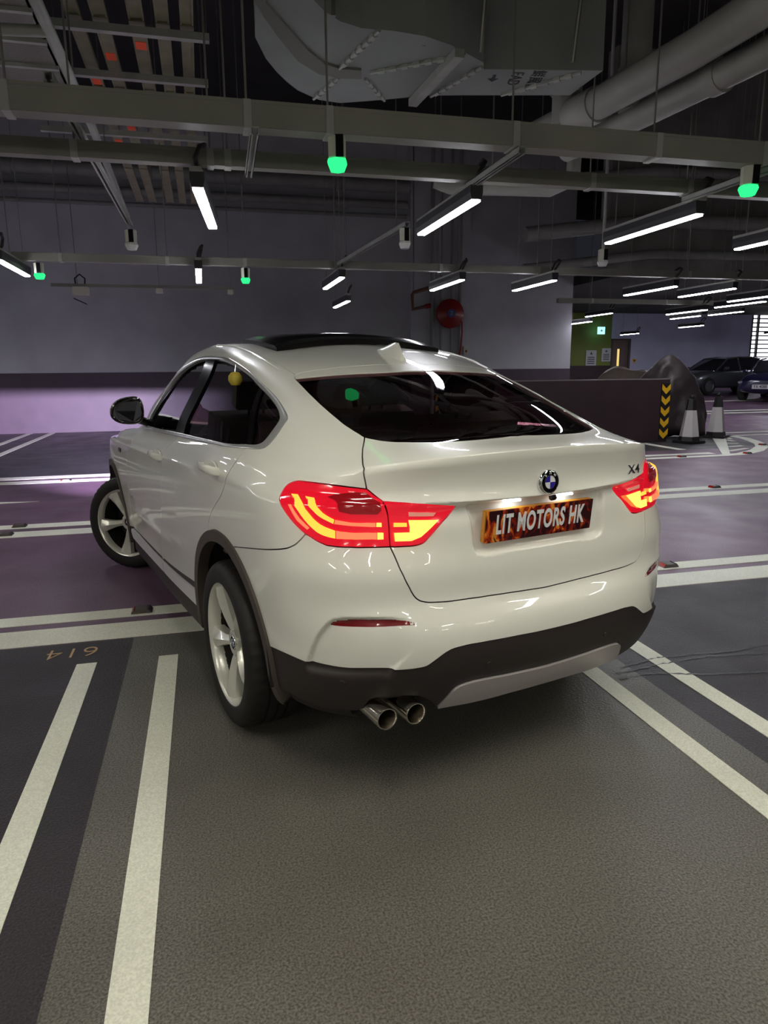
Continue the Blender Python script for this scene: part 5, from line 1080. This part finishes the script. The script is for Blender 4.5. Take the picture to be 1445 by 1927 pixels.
COVER = principled('dark_bike_cover', (.040, .029, .031), rough=.5, bump=(9, 1.)); COVERB = principled('beige_bike_cover', (.16, .12, .10), rough=.6, bump=(14, .6))
def cover(name, label, loc, rz, prof, mat, seed, base=0.):
    """draped cover: stations (x, half width at floor, half width at top, height)"""
    rnd = random.Random(seed); t = thing(name, label, 'covered motorbike', loc, rz); rings = []
    for x, w0, w1, h in prof:
        r = []
        for k in range(33):
            a = math.pi*k/32; c, s = math.cos(a), math.sin(a); s2 = s**.55
            w = w0+(w1-w0)*s2; fold = 1+.09*math.sin(9*a+x*7+seed)+.05*math.sin(17*a+x*13)
            r.append((x+.02*math.sin(5*a+seed), w*(abs(c)**.6)*(1 if c > 0 else -1)*fold, base+(h-base)*s2*(1+.012*math.sin(11*a+seed*3))))
        rings.append(r)
    o = MB().loft(rings, closed=True).build('drape', mat, t, smooth=True, angle=80)
    sub = o.modifiers.new('smooth', 'SUBSURF'); sub.levels = 3; sub.render_levels = 3
    tx = bpy.data.textures.get('cloth_folds') or bpy.data.textures.new('cloth_folds', 'CLOUDS'); tx.noise_scale = .30; tx.noise_depth = 1
    dm = o.modifiers.new('folds', 'DISPLACE'); dm.texture = tx; dm.strength = .09; dm.mid_level = .5; dm.texture_coords = 'LOCAL'
    return t
cover('covered_motorbike', 'tall motorbike under a dark brown cover behind the cones', (9.62, 13.2, 0), math.radians(-14), [(-.98, .08, .04, .85), (-.90, .22, .10, 1.08), (-.62, .32, .16, 1.24), (-.42, .36, .22, 1.50), (-.22, .38, .26, 1.70), (.0, .38, .26, 1.71), (.18, .38, .24, 1.62), (.38, .37, .2, 1.36), (.54, .36, .18, 1.10), (.66, .34, .16, .85), (.74, .24, .1, .6), (.77, .1, .05, .4)], COVER, 3)
cover('covered_motorbike', 'lower motorbike under a brown and beige cover behind the parapet', (9.5, 14.75, 0), math.radians(-12), [(-.85, .10, .05, .7), (-.75, .25, .14, 1.15), (-.35, .32, .2, 1.52), (-.1, .33, .2, 1.45), (.3, .33, .2, 1.42), (.6, .28, .14, 1.38), (.82, .2, .1, 1.0), (.9, .1, .05, .6)], COVERB, 8)
# parked cars in the far hall
def far_car(name, label, loc, rz, paint, L, H, nose, plate=None, tail=.95):
    t = thing(name, label, 'car', loc, rz); h = L/2; w = .92
    def sec(x, wl, zb, zs, wt, zt):
        return [(x, -wl*.9, zb), (x, -wl, zb+.12), (x, -wl, (zb+zs)/2), (x, -wl*.96, zs), (x, -wt, zt), (x, 0, zt+.01), (x, wt, zt), (x, wl*.96, zs), (x, wl, (zb+zs)/2), (x, wl, zb+.12), (x, wl*.9, zb)]
    st = [(-h, .62, .42, .70, .45, .78), (-h+.10, .80, .30, .80, .62, tail-.02), (-h+.5, .90, .24, .88, .70, tail), (-h+1.3, w, .22, .90, .72, .98), (0, w, .22, .88, .72, .96), (h-1.5, w, .22, .86, .70, .94), (h-.9, .91, .22, .82, .66, nose+.06), (h-.35, .86, .24, .74, .58, nose-.04), (h-.08, .70, .30, .62, .45, nose-.14), (h, .52, .38, .56, .35, nose-.2)]
    b_ = MB().loft([sec(*s) for s in st]).build('body', paint, t, smooth=True, angle=50); m = b_.modifiers.new('smooth', 'SUBSURF'); m.levels = 2; m.render_levels = 2
    g = MB(); gs = [(-h+.35, .66, .10), (-h+1.0, .60, H-.12), (-h+1.7, .58, H), (-.1, .58, H), (.55, .58, H-.07), (h-1.25, .66, .10)]
    rings = [[(x, -.80, .90), (x, -wt, max(.93, z)), (x, 0, max(.94, z+.02)), (x, wt, max(.93, z)), (x, .80, .90)] for x, wt, z in gs]
    MB().loft(rings).build('greenhouse', principled('far_car_glass', (.02, .02, .026), rough=.05, coat=1.), t, smooth=True, angle=50)
    rr = [[(x, -wt+.02, max(.93, z)+.004), (x, 0, max(.94, z+.02)+.008), (x, wt-.02, max(.93, z)+.004)] for x, wt, z in gs[1:5]]
    MB().loft(rr, closed=False, caps=False).build('roof', paint, t, smooth=True)
    for s in (-1, 1):
        for x in (.0, -h+1.15): MB().tube([(x, s*.80, .90), (x-.02, s*.585, H-.05)], .03, 8).build('pillar', paint, t, smooth=True)
        MB().tube([(h-1.25, s*.78, .90), (.5, s*.59, H-.06), (-.1, s*.58, H), (-h+1.7, s*.58, H), (-h+.9, s*.62, H-.14), (-h+.3, s*.72, .95)], .03, 8).build('roof_rail', paint, t, smooth=True)
        mb = MB(); mb.lathe([(.0001, -.06), (.07, -.05), (.09, 0), (.07, .05), (.0001, .06)], 14, Matrix.Translation((h-1.55, s*1.0, 1.0))); mb.build('wing_mirror', paint, t, smooth=True); MB().tube([(h-1.55, s*.85, .94), (h-1.55, s*.98, .98)], .02, 6).build('mirror_arm', paint, t)
        for x in (-h+.85, h-.85):
            M = Matrix.Translation((x, s*.80, .33)) @ Matrix.Rotation(math.radians(-90*s), 4, 'X')
            wl = MB().lathe([(.20, .11), (.30, .11), (.33, .08), (.33, -.1), (.2, -.1)], 28, M).build('wheel', RUBBER, t, smooth=True); MB().lathe([(.0001, .09), (.05, .10), (.2, .10), (.215, .115)], 20, M).build('wheel_disc', principled('far_alloy', (.3, .3, .32), rough=.35, metal=.8), wl)
        MB().box(h-.42, h-.12, s*.62-.16, s*.62+.16, .60, .68, None).build('headlamp', principled('far_lamp', (.35, .35, .4), rough=.1, coat=1.), t, bevel=.02)
    if plate:
        M = Matrix.Translation((h+.03, 0, .50)) @ Matrix(((0, 0, 1, 0), (1, 0, 0, 0), (0, 1, 0, 0), (0, 0, 0, 1)))
        p = MB().box(-.26, .26, -.07, .07, -.02, 0, M).build('number_plate', principled('plate_white', (.75, .75, .78), rough=.4), t); text_part('plate_lettering', plate, CBK, p, M @ Matrix.Translation((0, 0, .002)), .14, .001, scale_x=.85, bold=.002)
    return t
far_car('saloon_car', 'dark grey sleek saloon parked beyond the covered bike', (20.3, 24.6, far_z(24.6)), math.radians(186), principled('grey_car_paint', (.10, .105, .115), rough=.3, metal=.5, coat=1.), 4.9, 1.42, .86)
far_car('hatchback_car', 'dark blue car with a white number plate at the right edge', (20.2, 21.6, far_z(21.6)), math.radians(212), principled('blue_car_paint', (.016, .014, .055), rough=.25, coat=1.), 4.3, 1.45, .92, 'YX 4088')
# far wall of the hall: green lobby wall, door, lavender wall, louvred window
FZ = far_z(28.4)
structure(MB().box(10.4, 17.25, 28.0, 28.4, 1.55, 4.0).build('wall_far', GREENW), 'olive green lobby wall'); structure(MB().box(10.4, 17.25, 27.98, 28.4, 0, 1.55).build('wall_far', PARA), 'dark foot of the lobby wall')
structure(MB().box(18.2, 24.4, 28.0, 28.4, 0, 4.0).build('wall_far', FARW), 'pale lavender far wall'); structure(MB().box(17.25, 18.2, 28.0, 28.4, 2.68, 4.0).build('wall_far', FARW), 'wall over the door'); structure(MB().box(24.4, 27, 28.0, 28.4, 0, 1.0).build('wall_far', FARW), 'wall below the louvres')
d = MB().box(17.33, 18.12, 28.05, 28.12, FZ, 2.62).build('door_1', principled('brown_door', (.16, .115, .10), rough=.5)); structure(d, 'brown door with a narrow lit vision panel')
MB().box(17.25, 17.33, 27.97, 28.15, FZ, 2.68).build('door_frame', principled('door_frame_brown', (.09, .065, .06), rough=.5), d); MB().box(18.12, 18.2, 27.97, 28.15, FZ, 2.68).build('door_frame', MATS['door_frame_brown'], d); MB().box(17.25, 18.2, 27.97, 28.15, 2.62, 2.68).build('door_frame', MATS['door_frame_brown'], d)
MB().box(17.60, 17.70, 28.04, 28.06, 1.25, 2.25).build('vision_panel', emission('lobby_glow', (1., .75, .25), .8), d); MB().tube([(18.02, 28.03, 1.55), (18.02, 27.98, 1.55), (17.92, 27.98, 1.55)], .015, 8).build('door_handle', BRIGHT, d)
w = structure(MB().box(24.4, 27, 28.25, 28.3, 1.0, 4.0).build('window_1', emission('daylight_pane', (.95, .93, 1.), 2.4)), 'bright louvred opening at the right')
for k in range(15): MB().box(24.4, 27, 28.05, 28.2, 1.1+.19*k, 1.1+.19*k+.05).build('louvre_slat', principled('louvre_dark', (.05, .045, .06), rough=.6), w)
for x in (24.4, 24.75, 25.6, 26.5): MB().box(x-.04, x+.04, 28.0, 28.1, 1.0, 4.0).build('louvre_post', MATS['louvre_dark'], w)
PAPER = principled('notice_paper', (.55, .55, .56), rough=.7); INK = principled('notice_ink', (.08, .08, .10), rough=.7)
def notice(x0, x1, z0, z1, label):
    t = thing('wall_notice', label, 'notice', ((x0+x1)/2, 27.98, z0)); W = x1-x0; Hh = z1-z0; MB().box(-W/2, W/2, -.012, 0, 0, Hh).build('sheet', PAPER, t)
    MB().prism([(0, Hh*.9), (-.07, Hh*.72), (.07, Hh*.72)], .0125, .015, Matrix.Rotation(math.radians(90), 4, 'X')).build('symbol', INK, t)
    for k in range(4): MB().box(-W*.33, W*.33, -.0145, -.012, Hh*(.12+.13*k), Hh*(.12+.13*k)+Hh*.06).build('print_line', INK, t)
notice(16.05, 16.55, 1.55, 2.2, 'grey printed notice on the green wall, farther from the door'); notice(16.80, 17.24, 1.72, 2.28, 'white printed notice on the green wall beside the door')
t = thing('exit_sign', 'small glowing pale cyan exit sign under the far ceiling', 'exit sign', (16.5, 27.6, 2.85)); MB().box(-.16, .16, -.03, .03, 0, .30).build('lit_face', emission('exit_glow', (.35, .95, .95), 1.5), t); MB().tube([(0, 0, .30), (0, 0, .90)], .012, 6).build('hanger_rod', ROD, t); mb = MB(); mb.box(-.02, .02, -.034, -.03, .1, .2); mb.box(-.07, .07, -.034, -.03, .13, .15); mb.build('running_figure', WHT, t)
t = thing('wall_sign', 'tiny yellow warning sign right of the brown door', 'sign', (18.42, 27.98, 1.62)); MB().prism([(-.12, .2), (.12, .2), (0, 0)], 0, .01, Matrix.Rotation(math.radians(90), 4, 'X')).build('sign_plate', YEL, t); MB().box(-.03, .03, -.014, -.01, .09, .17).build('sign_mark', CBK, t)
# headlamp beams thrown on the back wall
for o in [c for c in CAR.children if c.name.startswith('headlamp')]:
    y = .60 if sum(v.co.y for v in o.data.vertices) > 0 else -.60
    L = bpy.data.lights.new('headlamp_beam', 'SPOT'); L.energy = 9000; L.color = (.80, .72, 1.); L.spot_size = math.radians(34); L.spot_blend = 1.; L.shadow_soft_size = .0015
    lo = bpy.data.objects.new('headlamp_beam', L); COL.objects.link(lo); lo.parent = CAR; lo.location = (3.70, y, .70); lo.rotation_euler = Vector((1, 0, .01)).to_track_quat('-Z', 'Y').to_euler()
